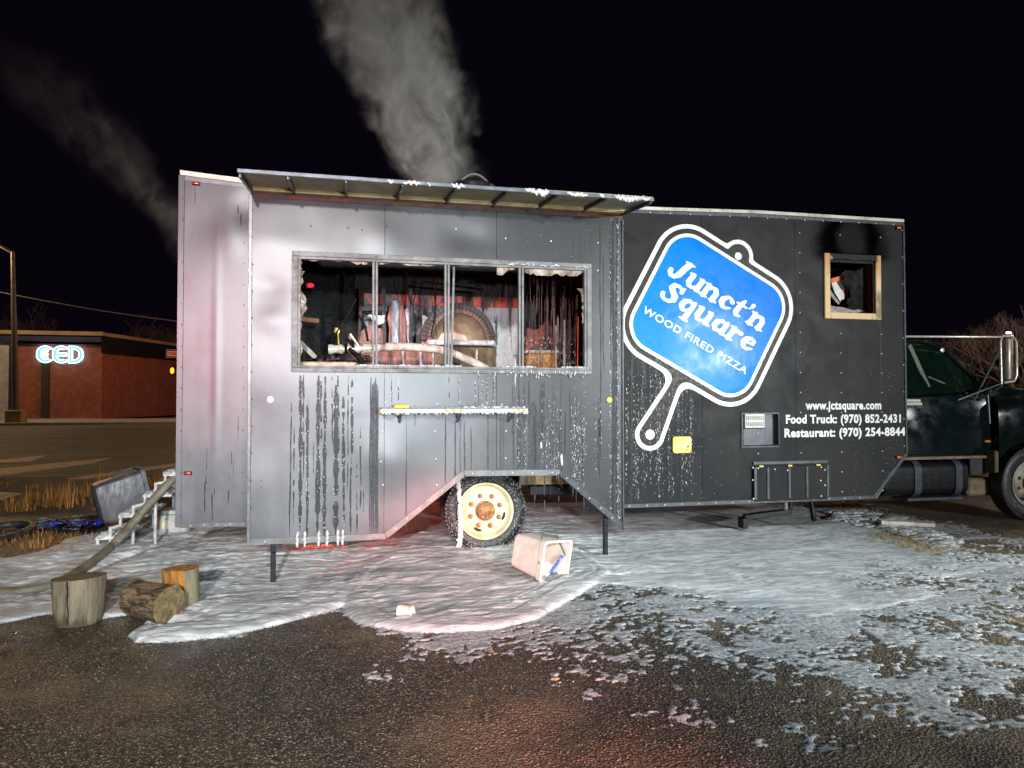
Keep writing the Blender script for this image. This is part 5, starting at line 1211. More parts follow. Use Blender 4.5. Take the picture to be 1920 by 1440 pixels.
MB().tube([tuple(c0+(0.0,0.05,0.0)), tuple(c0+(0.02,0.03,0.15)), tuple(c0+(0.02,-0.03,0.15)), tuple(c0+(0.1,-0.05,0.03))], 0.013, 6).build('bale_handle', M['chrome'], nz, smooth=60)
MB().lathe(tuple(np.array(nb[0])+d_*0.16), d_, [(0,0.045),(0.015,0.056),(0.03,0.045)], 14).build('bumper_ring', M['black'], nz, smooth=40)
# charred board and sticks lying behind the sill
p0 = U(563, 690, -0.30); p1 = U(670, 690, -0.30)
tag(MB().box(p0[0], p1[0], -0.40, -0.20, 1.838, 1.935).build('wooden_board', simple('charred_pale_board', (0.47,0.36,0.26), 0.6, 0, 0.3, 14, 0.3, (0.24,0.17,0.12), stretch=(1,1,3)), bevel=0.02, seg=2, smooth=50), 'pale charred board lying along the window sill', 'board')
lb = U(563, 668, 0.2)
tag(MB().bar(U(562,641,-0.1), U(590,669,-0.25), 0.04, 0.03).build('broken_slat', simple('pale_splinter', (0.55,0.46,0.40), 0.6)), 'broken pale slat leaning over the board in the rear window pane', 'slat')
mb = MB()
for a, b, r in ((((668,560,0.2)),((620,640,0.25)),0.008), ((655,655,0.0),(683,687,-0.2),0.022), ((672,590,0.3),(690,640,0.3),0.014), ((648,636,0.1),(662,650,0.0),0.018)):
    pa, pb = np.array(U(*a)), np.array(U(*b)); pm_ = (pa+pb)/2+np.array((0.02,0,0.015)); mb.tube([pa, pm_, pb], r, 6)
for _ in range(16):
    px = random.choice((random.uniform(575, 700), random.uniform(700, 830), random.uniform(985, 1090))); y_ = random.uniform(0.5, 1.6); a = U(px, random.uniform(490, 520), y_); b = U(px+random.uniform(-14, 14), random.uniform(530, 650), y_); c_ = [a+(np.array(b)-a)*t+np.array((random.uniform(-1,1)*0.03, 0, random.uniform(-1,1)*0.02)) for t in (0.3, 0.65)]; mb.tube([a]+c_+[b], random.uniform(0.003, 0.008), 4)
tag(mb.build('dangling_cables', simple('charred_cable', (0.012, 0.010, 0.009), 0.9, 0, 0.5, 12, 0.1, spec=0.15), truck, smooth=60), kind='stuff')
mb = MB()
for _ in range(160):
    px = random.uniform(560, 700); p = U(px, random.uniform(668, 692), random.uniform(-0.1, 0.5)); mb.blob(p, (random.uniform(0.01,0.04), 0.03, random.uniform(0.005,0.03)), 5, 3, 0.4)
tag(mb.build('ash_heap', M['burnt'], truck), kind='stuff')
p = U(632, 620, 0.3)
tag(MB().blob((p[0], 0.3, p[2]), (0.03, 0.02, 0.03), 7, 5, 0.4).tube([(p[0]+0.01, 0.3, p[2]-0.02), (p[0]+0.02, 0.3, p[2]-0.16)], 0.008, 5).build('brass_valve', simple('yellow_brass', (0.65,0.50,0.12), 0.35, 0.4, 0.3, 20), smooth=50), 'little yellow brass valve on a thin stem in the rear window pane', 'valve')

# behind the little window
bw = thing('leaning_board', (5.62, 0.20, 1.05), 'white board with a red edge leaning behind the small scorched window', 'board')
p = [U(1558,528,0.20), U(1584,521,0.20), U(1584,560,0.20), U(1576,566,0.20), U(1565,548,0.20)]
MB().prism([(q[0], q[2]) for q in p], 0.20, 0.22).build('board_face', simple('dirty_white_board', (0.62,0.57,0.52), 0.5), bw)
pa, pb = U(1557,527,0.19), U(1585,519,0.19); MB().bar(pa, pb, 0.03, 0.055).build('red_edge', simple('orange_red_edge', (0.65,0.10,0.02), 0.5), bw)
MB().box(5.60, 5.62, 0.222, 0.5, 1.05, 2.85).build('prop', M['soot'], bw)
pa, pb = U(1594,518,0.35), U(1591,560,0.35); MB().bar(pa, pb, 0.05, 0.03).build('burnt_jamb', simple('orange_brown_jamb', (0.40,0.17,0.06), 0.6, 0, 0.6, 9, 0.3, (0.03,0.02,0.02)), truck)
pa, pb = U(1598,573,0.2), U(1606,568,0.2); MB().bar(pa, pb, 0.06, 0.05).build('burnt_fitting', bpy.data.materials['orange_brown_jamb'], truck)
MB().box(5.3, 6.55, 0.9, 0.93, 1.05, 3.4).build('back_screen', M['burnt'], truck)

# ================================================================== THINGS ON THE GROUND
def wood_mats():
    k = NT('weathered_bark'); v = k.obj(); st = k.map(v, (9, 9, 1.1)); n = k.noise(st, 1.6, 8, 0.7, 0.8); n2 = k.noise(v, 18, 5, 0.65)
    col = k.mix(k.range(n, 0.38, 0.62), (0.095, 0.078, 0.048), (0.21, 0.175, 0.11)); col = k.mix(k.range(n2, 0.58, 0.75), col, (0.11, 0.06, 0.022))
    x_, y_, z_ = k.xyz(v); st_ = k.range(k.math('ADD', z_, k.math('MULTIPLY', k.math('SUBTRACT', k.noise(k.map(v, (10, 10, 2)), 1.0, 4), 0.5), 0.35)), 0.10, 0.02)
    col = k.mix(k.math('MULTIPLY', st_, 0.85), col, (0.045, 0.026, 0.012))
    k.bsdf(col, 0.75, 0, k.bump(n, 0.8, 0.02)); a = k.m
    k = NT('cut_wood'); v = k.obj(); n = k.noise(v, 9, 5, 0.6, 0.4)
    w_ = k.new('ShaderNodeTexWave', wave_type='RINGS', rings_direction='Z'); k.lk(v, w_.inputs[0]); w_.inputs['Scale'].default_value = 9; w_.inputs['Distortion'].default_value = 3; w_.inputs['Detail'].default_value = 3
    col = k.mix(k.range(w_.outputs['Fac'], 0.1, 0.9), (0.10, 0.068, 0.032), (0.20, 0.145, 0.07)); col = k.mix(k.range(n, 0.45, 0.62), col, (0.06, 0.042, 0.022))
    k.bsdf(col, 0.7, 0, k.bump(n, 0.4, 0.01)); b = k.m
    k = NT('orange_split_wood'); v = k.obj(); n = k.noise(k.map(v, (20, 20, 2)), 1.5, 6, 0.65, 0.3)
    k.bsdf(k.mix(k.range(n, 0.35, 0.65), (0.16, 0.065, 0.015), (0.50, 0.22, 0.045)), 0.6, 0, k.bump(n, 0.6, 0.015)); c = k.m
    k = NT('rough_brown_bark'); v = k.obj(); n = k.noise(k.map(v, (5, 5, 22), rot=(0.5, 0.3, 0)), 1.2, 7, 0.7, 1.2); n2 = k.noise(v, 30, 4)
    col = k.mix(k.range(n, 0.40, 0.60), (0.022, 0.014, 0.007), (0.22, 0.145, 0.075)); col = k.mix(k.range(n2, 0.58, 0.75), col, (0.27, 0.13, 0.035))
    k.bsdf(col, 0.8, 0, k.bump(n, 1.0, 0.03)); d = k.m
    return a, b, c, d
bark, cut, orange, rough_b = wood_mats()
def log(name, base, top, r0, r1, label, mb_, mc, squash=1.0, arc=(0, 2*PI), split=None):
    base = Vector(base); top = Vector(top); ax = (top-base).normalized(); L = (top-base).length
    u = Vector((1,0,0)) if abs(ax.x) < 0.9 else Vector((0,1,0)); x = (u-ax*u.dot(ax)).normalized(); y = ax.cross(x)
    o = bpy.data.objects.new(name, None); COL.objects.link(o); o.location = base; o['_w'] = tuple(base); tag(o, label, 'log', 'cut logs left on the asphalt')
    n = 40; rows = 9; V = []; seed = random.uniform(0, 99); rim = []
    for j in range(rows):
        t = j/(rows-1); r = r0+(r1-r0)*t
        for i in range(n):
            a = arc[0]+(arc[1]-arc[0])*i/(n if split is None else n-1)
            q = r*(1+(0.035*ridged(fbm(np.array([a*4.2+seed]), np.array([t*3.0]), 3))[0] if mb_ is rough_b else 0.0)+0.07*(fbm(np.array([seed+math.cos(a)*1.3]), np.array([math.sin(a)*1.3+t*0.7]), 2)[0]*2-1)+0.018*random.uniform(-1, 1))
            V.append(base+ax*(L*t)+x*(q*math.cos(a))+y*(q*math.sin(a)*squash))
    Fs = [(j*n+i, j*n+(i+1) % n, (j+1)*n+(i+1) % n, (j+1)*n+i) for j in range(rows-1) for i in range(n if split is None else n-1)]
    b = MB().add(V, Fs); bo = b.build('bark', mb_, o, smooth=50)
    for nm, j0, s in (('cut_face', rows-1, 1), ('cut_face', 0, -1)):
        ring = [V[j0*n+i] for i in range(n)]; c = sum(ring, Vector())/n+ax*0.004*s
        in_ = [c+(p-c)*0.55+ax*random.uniform(-0.004, 0.004) for p in ring]
        MB().add(ring+in_+[c], [(i, (i+1) % n, n+(i+1) % n, n+i) for i in range(n)]+[(n+i, n+(i+1) % n, 2*n) for i in range(n)]).build(nm, mc, o, smooth=40)
    if split is not None:
        A_ = [V[j*n] for j in range(rows)]; B_ = [V[j*n+n-1] for j in range(rows)]; W_ = []
        for j in range(rows):
            for i in range(5):
                t = i/4; W_.append(A_[j].lerp(B_[j], t)+Vector((random.uniform(-1,1), random.uniform(-1,1), 0))*0.006*(0 < i < 4))
        MB().add(W_, [(j*5+i, j*5+i+1, (j+1)*5+i+1, (j+1)*5+i) for j in range(rows-1) for i in range(4)]).build('split_face', split, o, smooth=30)
    return o
q = G(151, 1166); z = float(surf_z(q[0], q[1]))
l1 = log('log', (q[0]-0.01, q[1]+0.0, z-0.01), (q[0]-0.02, q[1]+0.02, z+0.335), 0.165, 0.183, 'upright grey stump with a long crack, standing alone', bark, cut)
mb = MB()
for k in range(9):
    a = -1.66+0.018*math.sin(k*1.3)+0.006*k; r = 0.1835; zc = z+0.32-0.034*k; mb.obox((q[0]-0.02+r*math.cos(a), q[1]+0.012+r*math.sin(a), zc), (0.004+0.003*(k < 4), 0.006, 0.04), (0, 0.12*math.sin(k*2), a+PI/2))
mb.build('crack', M['black'], l1)
q = G(341, 1152); z = float(surf_z(q[0], q[1]))
log('log', (q[0]-0.02, q[1]+0.10, z-0.01), (q[0]-0.035, q[1]+0.10, z+0.335), 0.132, 0.138, 'split log standing on end with an orange split face', bark, orange, 1.0, (-1.15, PI*1.02), orange)
q = G(283, 1172); z = float(surf_z(q[0], q[1])); r = 0.138
log('log', (q[0]-0.18, q[1]+0.24, z+r), (q[0]+0.13, q[1]+0.0, z+r-0.01), 0.128, 0.142, 'brown log lying on its side in front of the split log', rough_b, simple('sawn_wood', (0.165,0.115,0.052), 0.75, 0, 0.45, 26, 0.5, (0.075,0.05,0.024)))

# square tub on its side with rubbish in it
q = G(1022, 1096); z = float(surf_z(q[0], q[1]))
M['tub'] = simple('cream_plastic', (0.84, 0.72, 0.62), 0.45, 0, 0.10, 8, 0.12, (0.68, 0.52, 0.42))
bk = thing('square_bucket', (q[0], q[1], z), 'cream square bucket lying on its side in the foam', 'bucket')
def rsq(h, r, n=5): return rr_poly(0, 0, h, h, r, n)
cq = Vector((q[0]+0.11, q[1]+0.02, z+0.195)); axb = Vector((0.50, -0.86, -0.10)).normalized(); xb = axb.cross(Vector((0,0,1))).normalized(); yb = xb.cross(axb)
rollb = 0.10; xb, yb = xb*math.cos(rollb)+yb*math.sin(rollb), yb*math.cos(rollb)-xb*math.sin(rollb)
def ring(h, r, t): return [cq+axb*t+xb*a+yb*b for a, b in rsq(h, r)]
outs = [ring(0.155, 0.05, -0.40), ring(0.172, 0.045, -0.06), ring(0.182, 0.045, -0.055), ring(0.186, 0.045, 0.0), ring(0.168, 0.04, 0.002), ring(0.166, 0.04, -0.06), ring(0.148, 0.045, -0.385)]
m = MB(); nn = len(outs[0]); V = [p for r_ in outs for p in r_]
m.add(V, [(j*nn+i, j*nn+(i+1) % nn, (j+1)*nn+(i+1) % nn, (j+1)*nn+i) for j in range(6) for i in range(nn)]+[tuple(range(nn)), tuple(6*nn+i for i in range(nn))][:2])
m.build('shell', M['tub'], bk, smooth=40)
MB().tube([cq+axb*-0.03+xb*-0.19+yb*-0.02, cq+axb*-0.12+xb*-0.10+yb*0.195, cq+axb*-0.14+xb*0.08+yb*0.20, cq+axb*-0.03+xb*0.19+yb*-0.02], 0.006, 6).build('handle', M['alu'], bk, smooth=60)
MB().lathe(cq+axb*-0.20+xb*-0.165+yb*0.05, -xb, [(0,0.016),(0.006,0.012),(0.006,0.0)], 8).build('plug', M['black'], bk)
bagm = MB(); V = []
for j in range(9):
    for i in range(9):
        a = -0.15+0.29*i/8; t = -0.30+0.30*j/8; hgt = -0.155+0.10*math.exp(-((a+0.03)/0.08)**2-((t+0.15)/0.14)**2)+0.03*random.random(); V.append(cq+axb*(t-0.02)+xb*a+yb*hgt)
bagm.add(V, [(j*9+i, j*9+i+1, (j+1)*9+i+1, (j+1)*9+i) for j in range(8) for i in range(8)])
tag(bagm.build('plastic_bag', simple('clear_white_plastic', (0.72,0.74,0.80), 0.25, 0, 0.15, 14, 0.2), smooth=40), 'crumpled white plastic bag inside the square bucket', 'bag')
MB_ = MB().bar(cq+axb*-0.05+xb*-0.13+yb*0.03, cq+axb*-0.02+xb*0.03+yb*-0.11, 0.035, 0.02)
tag(MB_.build('bottle_wrapper', simple('blue_print_film', (0.10,0.14,0.55), 0.3, 0, 0.5, 30, 0.1, (0.6,0.6,0.7)), bevel=0.006), 'blue printed wrapper leaning inside the square bucket', 'wrapper')
# paper cup in the front lobe of foam
q = G(763, 1160); z = float(surf_z(q[0], q[1]))+0.055
ax = Vector((0.90, -0.42, 0.05)).normalized(); cp_ = thing('paper_cup', (q[0], q[1], z-0.05), 'cream paper cup lying on its side at the foam edge', 'cup')
MB().lathe(Vector((q[0]-0.06, q[1]+0.03, z)), ax, [(0.004,0.0),(0.004,0.048),(0.0,0.052),(0.02,0.052),(0.105,0.043),(0.112,0.046),(0.118,0.041),(0.113,0.038),(0.03,0.046)], 24).build('cup_wall', simple('cream_paper', (0.80,0.66,0.50), 0.55, 0, 0.08, 10, 0.05), cp_, smooth=40)
MB().lathe(Vector((q[0]-0.06, q[1]+0.03, z)), ax, [(0.095,0.0445),(0.100,0.0441)], 24).build('rim_band', simple('amber_band', (0.62,0.38,0.16), 0.5), cp_, smooth=40)

for px, py, c_, lb_ in ((929,1227,(0.75,0.30,0.05),'tiny orange scrap on the wet asphalt beyond the cup'),(1045,1276,(0.70,0.42,0.12),'tiny amber scrap on the wet asphalt right of the orange one')):
    q = G(px, py); z = float(surf_z(q[0], q[1])); m = MB(); n7 = 7
    m.add([(q[0]+0.024*math.cos(i*2*PI/n7)*random.uniform(0.6, 1.2), q[1]+0.022*math.sin(i*2*PI/n7)*random.uniform(0.6, 1.2), z+0.008+random.uniform(0, 0.012)) for i in range(n7)]+[(q[0], q[1], z+0.02)], [(i, (i+1) % n7, n7) for i in range(n7)])
    tag(m.build('scrap', simple('scrap_paper', c_, 0.6), norm=False), lb_, 'litter')
# white plastic steps at the rear door, foam lying on the treads
st = thing('step_stairs', (-2.2, 1.1, 0), 'white tubular steps with foam on the treads climbing to the rear door', 'steps')
M['pvc'] = simple('white_step_tube', (0.60, 0.57, 0.56), 0.45, 0, 0.2, 12, 0.1, (0.30,0.27,0.24))
pts = [(181,1010,1022),(204,1010,1010)]
zig = [(183,1022),(183,1010),(207,1005),(207,990),(226,985),(226,968),(250,965),(250,950),(272,944),(272,930),(292,926),(292,907),(310,904),(310,890),(330,886)]
for y in (0.95, 1.75):
    P = []
    for px, py in zig: p = U(px, py, 0.95); P.append((p[0], y, max(0.0, p[2]-0.0)))
    MB().tube(P, 0.021, 8).build('side_rail', M['pvc'], st, smooth=60)
    for i in (3, 7, 11): MB().tube([P[i], (P[i][0]+0.0, y, 0.0)], 0.018, 8).build('upright', M['pvc'], st, smooth=60)
tp = [U(px, py, 0.95) for px, py in ((183,1010),(226,968),(272,930),(310,890))]
for i, p in enumerate(tp):
    MB().box(p[0]-0.02, p[0]+0.27, 0.93, 1.77, p[2]-0.015, p[2]+0.015).build('tread', M['pvc'], st, bevel=0.006)
    m = MB()
    for _ in range(70): m.blob((p[0]+random.uniform(0, 0.24), random.uniform(0.93, 1.7), p[2]+0.018), (random.uniform(0.02,0.05), random.uniform(0.02,0.05), random.uniform(0.01,0.03)), 6, 4)
    tag(m.build('tread_foam', M['fleck'], st, smooth=60), kind='stuff')

# muddy hose dragged up the steps
M['hose2'] = simple('muddy_hose', (0.17, 0.15, 0.105), 0.65, 0, 0.35, 10, 0.35, (0.13, 0.095, 0.055))
pth = []
for px, py, hgt in ((-40,1112,0.05),(40,1108,0.05),(95,1098,0.055),(140,1075,0.06),(180,1048,0.06),(215,1018,0.06)): p = G(px, py, hgt); pth.append(tuple(p))
for px, py, y in ((245,985,0.80),(280,945,0.86),(310,912,0.92),(332,886,1.0)): pth.append(tuple(U(px, py, y)))
pth += [(-1.75, 1.2, 1.1), (-1.4, 1.5, 1.12)]
tag(MB().tube(spline(pth, 10), 0.048, 12, flat=0.8).build('fire_hose', M['hose2'], smooth=60), 'muddy brown fire hose dragged from the foam up the white steps', 'fire hose')
# black hose loop at the left edge
c = G(-20, 1008); loop = []
for i in range(40):
    a = 2*PI*i/39; loop.append((c[0]+0.34*math.cos(a)+0.02*math.sin(3*a), c[1]+0.62*math.sin(a), 0.045+0.012*math.sin(2*a)))
tag(MB().tube(loop, 0.042, 10).build('hose_loop', M['rubber'], smooth=60), 'dark loop of hose lying on wet ground by the puddle', 'hose loop')

# grey tote tipped on its side
M['tote'] = simple('scuffed_grey_plastic', (0.055, 0.050, 0.058), 0.45, 0, 0.4, 5, 0.2, (0.17, 0.15, 0.145), stretch=(1, 1, 0.35))
tt_ = thing('grey_tote', (-2.85, 2.3, 0), 'scuffed dark grey plastic tote tipped over beside the white steps', 'tote')
b0 = np.array([-3.02, 2.25, 0.28]); A3 = Vector((0.86, 0.38, 0.22)).normalized(); X3 = Vector((0.36, -0.92, 0.05)); X3 = (X3-A3*X3.dot(A3)).normalized(); Y3 = X3.cross(A3)
if Y3.z < 0: Y3 = -Y3
def ring3(hw, hh, r, t): return [Vector(b0)+A3*t+X3*a+Y3*b for a, b in rr_poly(0, 0, hw, hh, r, 5)]
outs = [ring3(0.20,0.20,0.08,-0.02), ring3(0.24,0.245,0.07,0.0), ring3(0.255,0.26,0.06,0.06), ring3(0.285,0.29,0.055,0.50), ring3(0.31,0.315,0.05,0.502), ring3(0.312,0.317,0.05,0.55), ring3(0.285,0.29,0.05,0.552), ring3(0.25,0.25,0.05,0.08)]
m = MB(); nn = len(outs[0]); m.add([p for r_ in outs for p in r_], [(j*nn+i, j*nn+(i+1) % nn, (j+1)*nn+(i+1) % nn, (j+1)*nn+i) for j in range(7) for i in range(nn)]+[tuple(range(nn)), tuple(7*nn+i for i in range(nn))])
m.build('shell', M['tote'], tt_, smooth=45)
for s_ in (-1, 1): MB().bar(Vector(b0)+A3*0.53+X3*(0.32*s_)-Y3*0.12, Vector(b0)+A3*0.53+X3*(0.32*s_)+Y3*0.12, 0.03, 0.05).build('grip', M['tote'], tt_, bevel=0.008)
MB().bar(Vector(b0)+A3*0.20+Y3*0.30-X3*0.1, Vector(b0)+A3*0.48+Y3*0.325-X3*0.1, 0.05, 0.02).build('rib', M['tote'], tt_, bevel=0.006)
# pale container tucked under the rear corner
p = U(316, 965, 1.5)
pc = thing('pale_container', (p[0], 1.62, 0.0), 'pale plastic container with a cream label under the rear corner of the truck', 'container')
MB().prism(rr_poly(p[0]+0.06, 1.64, 0.17, 0.16, 0.07), 0.012, 0.235, axis='z').build('container_body', simple('pale_grey_plastic', (0.40,0.39,0.36), 0.45, 0, 0.25, 9, 0.1, (0.2,0.18,0.15)), pc, smooth=40)
MB().prism(rr_poly(p[0]+0.06, 1.64, 0.155, 0.145, 0.06), 0.24, 0.285, axis='z').build('lid', simple('pale_lid', (0.42,0.41,0.38), 0.4), pc, smooth=40)
MB().box(p[0]-0.06, p[0]+0.01, 1.472, 1.4795, 0.08, 0.18).build('label_patch', simple('cream_label', (0.72,0.60,0.40), 0.5), pc)
# puddle, with the blue light reflected in it modelled as torn blue pieces
q0, q1, q2, q3 = G(55,990), G(60,972), G(165,965), G(175,1002)
P = [(-3.95,2.35),(-3.7,2.05),(-3.3,2.0),(-3.0,1.85),(-2.95,2.3),(-3.1,2.9),(-3.5,3.15),(-3.9,2.9)]
k = NT('puddle_water'); v = k.obj(); n = k.noise(v, 6, 4, 0.6); k.bsdf((0.008,0.008,0.009), 0.06, 0, k.bump(n, 0.25, 0.02), spec=0.8)
tag(MB().prism(P, 0.010, 0.034, axis='z').build('puddle', k.m), kind='structure')
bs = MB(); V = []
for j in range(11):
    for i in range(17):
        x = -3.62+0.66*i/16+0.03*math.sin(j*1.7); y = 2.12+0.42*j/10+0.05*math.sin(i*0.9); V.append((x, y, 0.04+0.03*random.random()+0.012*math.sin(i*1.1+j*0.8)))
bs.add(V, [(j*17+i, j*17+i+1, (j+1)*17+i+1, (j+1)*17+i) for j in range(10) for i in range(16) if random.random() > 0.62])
tag(bs.build('blue_reflection', simple('blue_reflection_colour', (0.02,0.06,0.62), 0.2, 0, 0.5, 12, 0.2, (0.006,0.012,0.06)), smooth=20, norm=False), 'blue light reflected in the puddle, built as torn blue pieces', 'reflection')
# board and foamy debris by the front of the truck
p = G(1698, 989)
tag(MB().obox((p[0]+0.0, p[1], 0.035), (0.66, 0.13, 0.05), (0.03, 0.05, -0.25)).build('plank', simple('foam_smeared_plank', (0.42,0.37,0.31), 0.6, 0, 0.4, 6, 0.4, (0.60,0.57,0.53)), bevel=0.012, seg=2), 'foam smeared plank on the ground under the front end of the truck', 'plank')
M['straw'] = simple('wet_straw', (0.42, 0.28, 0.11), 0.7, 0, 0.4, 20, 0.2)
mb = MB()
def stalk(mb, x, y, z, L, lean, r=0.0022):
    a = random.uniform(0, 2*PI); p = Vector((x, y, z)); d = Vector((math.cos(a)*lean, math.sin(a)*lean, 1)).normalized(); q_ = p+d*L*0.55; d2 = (d+Vector((math.cos(a)*lean, math.sin(a)*lean, -0.25*lean))).normalized(); r_ = q_+d2*L*0.45
    w_ = Vector((-math.sin(a), math.cos(a), 0))*r
    mb.add([p-w_, p+w_, q_-w_*0.8, q_+w_*0.8, r_], [(0,1,3,2),(2,3,4)])
for _ in range(420):
    t = random.random(); p = G(1640+140*t+random.gauss(0, 14), 1005+32*t+random.gauss(0, 7)); stalk(mb, p[0], p[1], float(surf_z(p[0], p[1]))+0.015, random.uniform(0.06, 0.2), random.uniform(1.5, 6), 0.004)
for _ in range(30):
    p = G(1885+random.uniform(0, 35), 1165+random.uniform(-4, 6)); stalk(mb, p[0], p[1], float(surf_z(p[0], p[1]))+0.01, random.uniform(0.05, 0.14), random.uniform(4, 8), 0.003)
for _ in range(120):
    p = G(random.uniform(1560, 1660), random.uniform(958, 975)); stalk(mb, p[0], p[1], 0.02, random.uniform(0.06, 0.18), random.uniform(1, 4), 0.003)
tag(mb.build('straw', M['straw'], norm=False), 'wet straw strewn over the foam by the front of the truck', 'straw', kind='stuff')
mb = MB()
for _ in range(150):
    t = random.random(); p = G(1560+230*t+random.gauss(0, 14), 970+62*t*t+random.gauss(0, 6)); mb.blob((p[0], p[1], float(surf_z(p[0], p[1]))+0.008), (random.uniform(0.05,0.2), random.uniform(0.03,0.10), random.uniform(0.012,0.04)), 9, 5, 0.2)
tag(mb.build('foam_lumps', M['foam'], smooth=60), 'lumps of foam heaped around the planks', 'foam', kind='stuff')

# dry grass verge beside the street
k = NT('dry_grass'); v = k.obj(); n = k.noise(v, 3, 4); n2 = k.noise(v, 40, 2)
k.bsdf(k.mix(k.range(n, 0.35, 0.65), (0.24, 0.095, 0.018), (0.52, 0.25, 0.055)), 0.7, 0, k.bump(n2, 0.2, 0.01)); M['grass'] = k.m
mb = MB()
def tuft(x, y, n, h, lean):
    for _ in range(n): stalk(mb, x+random.gauss(0, 0.05), y+random.gauss(0, 0.05), 0.0, h*random.uniform(0.5, 1.15), abs(random.gauss(0, lean)), 0.004)
for _ in range(330):
    x = random.uniform(-7.2, -1.3); y = 3.6+4.3*random.random(); d = fbm(np.array([x*0.9]), np.array([y*0.9]), 3)[0]
    if d < 0.47: continue
    tuft(x, y, 12, random.uniform(0.06, 0.15)+0.18*max(0, d-0.5), 0.6)
for px, py in ((110,950),(118,952),(105,945),(60,955),(75,950),(48,950),(215,900),(300,905),(165,930),(150,935),(140,945),(130,940)):
    p = G(px, py); 
    for _ in range(3): tuft(p[0]+random.gauss(0, 0.15), p[1]+random.gauss(0, 0.15), 18, random.uniform(0.22, 0.42), 0.4)
for _ in range(110): p = G(random.uniform(-10, 165), random.uniform(1000, 1035)); tuft(p[0], p[1], 5, 0.09, 1.6)
tag(mb.build('dry_grass', M['grass'], norm=False), 'dry orange grass tufts along the verge behind the truck', 'grass', kind='stuff')
tag(MB().box(-60, -1.0, 3.4, 8.4, -0.05, 0.012).build('verge', simple('dry_dirt', (0.055,0.036,0.020), 0.9, 0, 0.5, 3, 0.5, (0.10,0.06,0.025))), kind='structure')

# ================================================================== BACKGROUND
M['stucco'] = simple('red_brown_block', (0.24, 0.085, 0.062), 0.85, 0, 0.25, 2.5, 0.4, (0.19, 0.075, 0.052))
M['bluef'] = simple('dark_blue_fascia', (0.008, 0.016, 0.095), 0.5, 0, 0.2, 2)
M['paleb'] = simple('pale_block', (0.40, 0.40, 0.42), 0.85, 0, 0.2, 2, 0.3)
M['tanr'] = simple('tan_coping', (0.30, 0.21, 0.12), 0.8, 0, 0.2, 2)
BX = U(192, 620, 46)[0]; BL = U(26, 650, 46)[0]
bd = thing('shop_building', (BX, 46, 0.1), 'red brown block building with a dark blue fascia and a glowing sign', 'building')
MB().box(BL, BX, 46, 60, 0.1, 5.15).build('front_wall', M['stucco'], bd)
WX, WYy = U(335, 632, 56)[0]+6, 60.0
sl = (56-46)/(U(335,632,56)[0]-BX)
def wing(y_off, x): return 46+y_off+(x-BX)*sl
P = [(BX+0.002, 46.002), (WX, wing(0, WX)), (WX, wing(0, WX)+8), (BX+0.002, 58)]
MB().prism(P, 0.1, 5.0, axis='z').build('wing_wall', M['stucco'], bd)
MB().box(-60, BL-0.002, 45.9, 60, 0.1, 5.3).build('pale_wall', M['paleb'], bd)
MB().box(BL-0.12, BL+0.25, 45.6, 45.9, 0.1, 5.2).build('corner_pier', M['bluef'], bd)
MB().box(-60, BX+0.1, 45.5, 60, 5.301, 5.72).build('fascia', M['bluef'], bd); MB().box(-60, BX+0.2, 45.35, 60, 5.721, 5.98).build('coping', M['tanr'], bd)
Pw = [(BX+0.101, 45.5), (WX, wing(-0.7, WX)), (WX, wing(8, WX)), (BX+0.101, 59)]
MB().prism(Pw, 4.6, 5.72, axis='z').build('fascia', simple('black_fascia', (0.006,0.006,0.012), 0.6), bd)
Pw = [(BX+0.201, 45.35), (WX, wing(-0.9, WX)), (WX, wing(8, WX)), (BX+0.201, 59)]
MB().prism(Pw, 5.721, 5.95, axis='z').build('coping', M['tanr'], bd)
dirw = Vector((1, sl, 0)).normalized()
for px in (243, 310):
    q = U(px, 665, 50); x = BX+(q[0]-BX)*1.0; y = wing(0, x)-0.02
    f_ = MB().bar((x-0.75, y-0.0, 4.15), (x+0.75, y+1.5*sl, 4.15), 0.08, 0.95).build('window', M['black'], bd); MB().bar((x-0.6, y-0.05+0.15*sl, 4.15), (x+0.6, y-0.05+1.35*sl, 4.15), 0.02, 0.75).build('pane', simple('dark_pane', (0.01,0.01,0.012), 0.1) if px == 243 else bpy.data.materials['dark_pane'], f_)
q = U(84, 775, 45.9); MB().box(q[0]-0.22, q[0]+0.22, 45.86, 45.998, 0.1, 3.9).build('downpipe', simple('green_downpipe', (0.028,0.032,0.022), 0.6), bd)
MB().box(-30, BX, 45.2, 45.998, 0.1, 0.16).build('plinth', M['conc'], bd)
# the glowing sign: three rounded letters in outline tube
sg = thing('shop_sign', (U(112,665,45.7)[0], 45.8, 3.5), 'glowing cyan CED letters on the red brown wall', 'sign')
cyan = glow('cyan_tube', (0.05, 0.62, 0.95), 2.3); whiteg = glow('white_tube', (0.70, 0.86, 1.0), 3.2)
SX0, SX1 = U(68,665,45.7)[0], U(156,665,45.7)[0]; SZ0, SZ1 = U(112,681,45.7)[2], U(112,648,45.7)[2]; HH = (SZ1-SZ0); LW = (SX1-SX0)
def letterC(A, B):                                  # C open to the right
    d = rrect(A, B, 0.30, 0.5, 0.34, 0.5, 0.40); d = np.maximum(np.abs(d+0.11)-0.11, np.where((A > 0.42) & (np.abs(B-0.5) < 0.28), 0.1, -0.1)); return np.maximum(d, A-0.60)
def letterE(A, B):
    d = rrect(A, B, 0.36, 0.5, 0.40, 0.5, 0.40); d = np.maximum(np.abs(d+0.11)-0.11, np.where((A > 0.45) & (np.abs(B-0.5) < 0.28), 0.1, -0.1)); d = np.maximum(d, A-0.66)
    return np.minimum(d, np.maximum(np.abs(B-0.5)-0.10, np.maximum(0.05-A, A-0.60)))
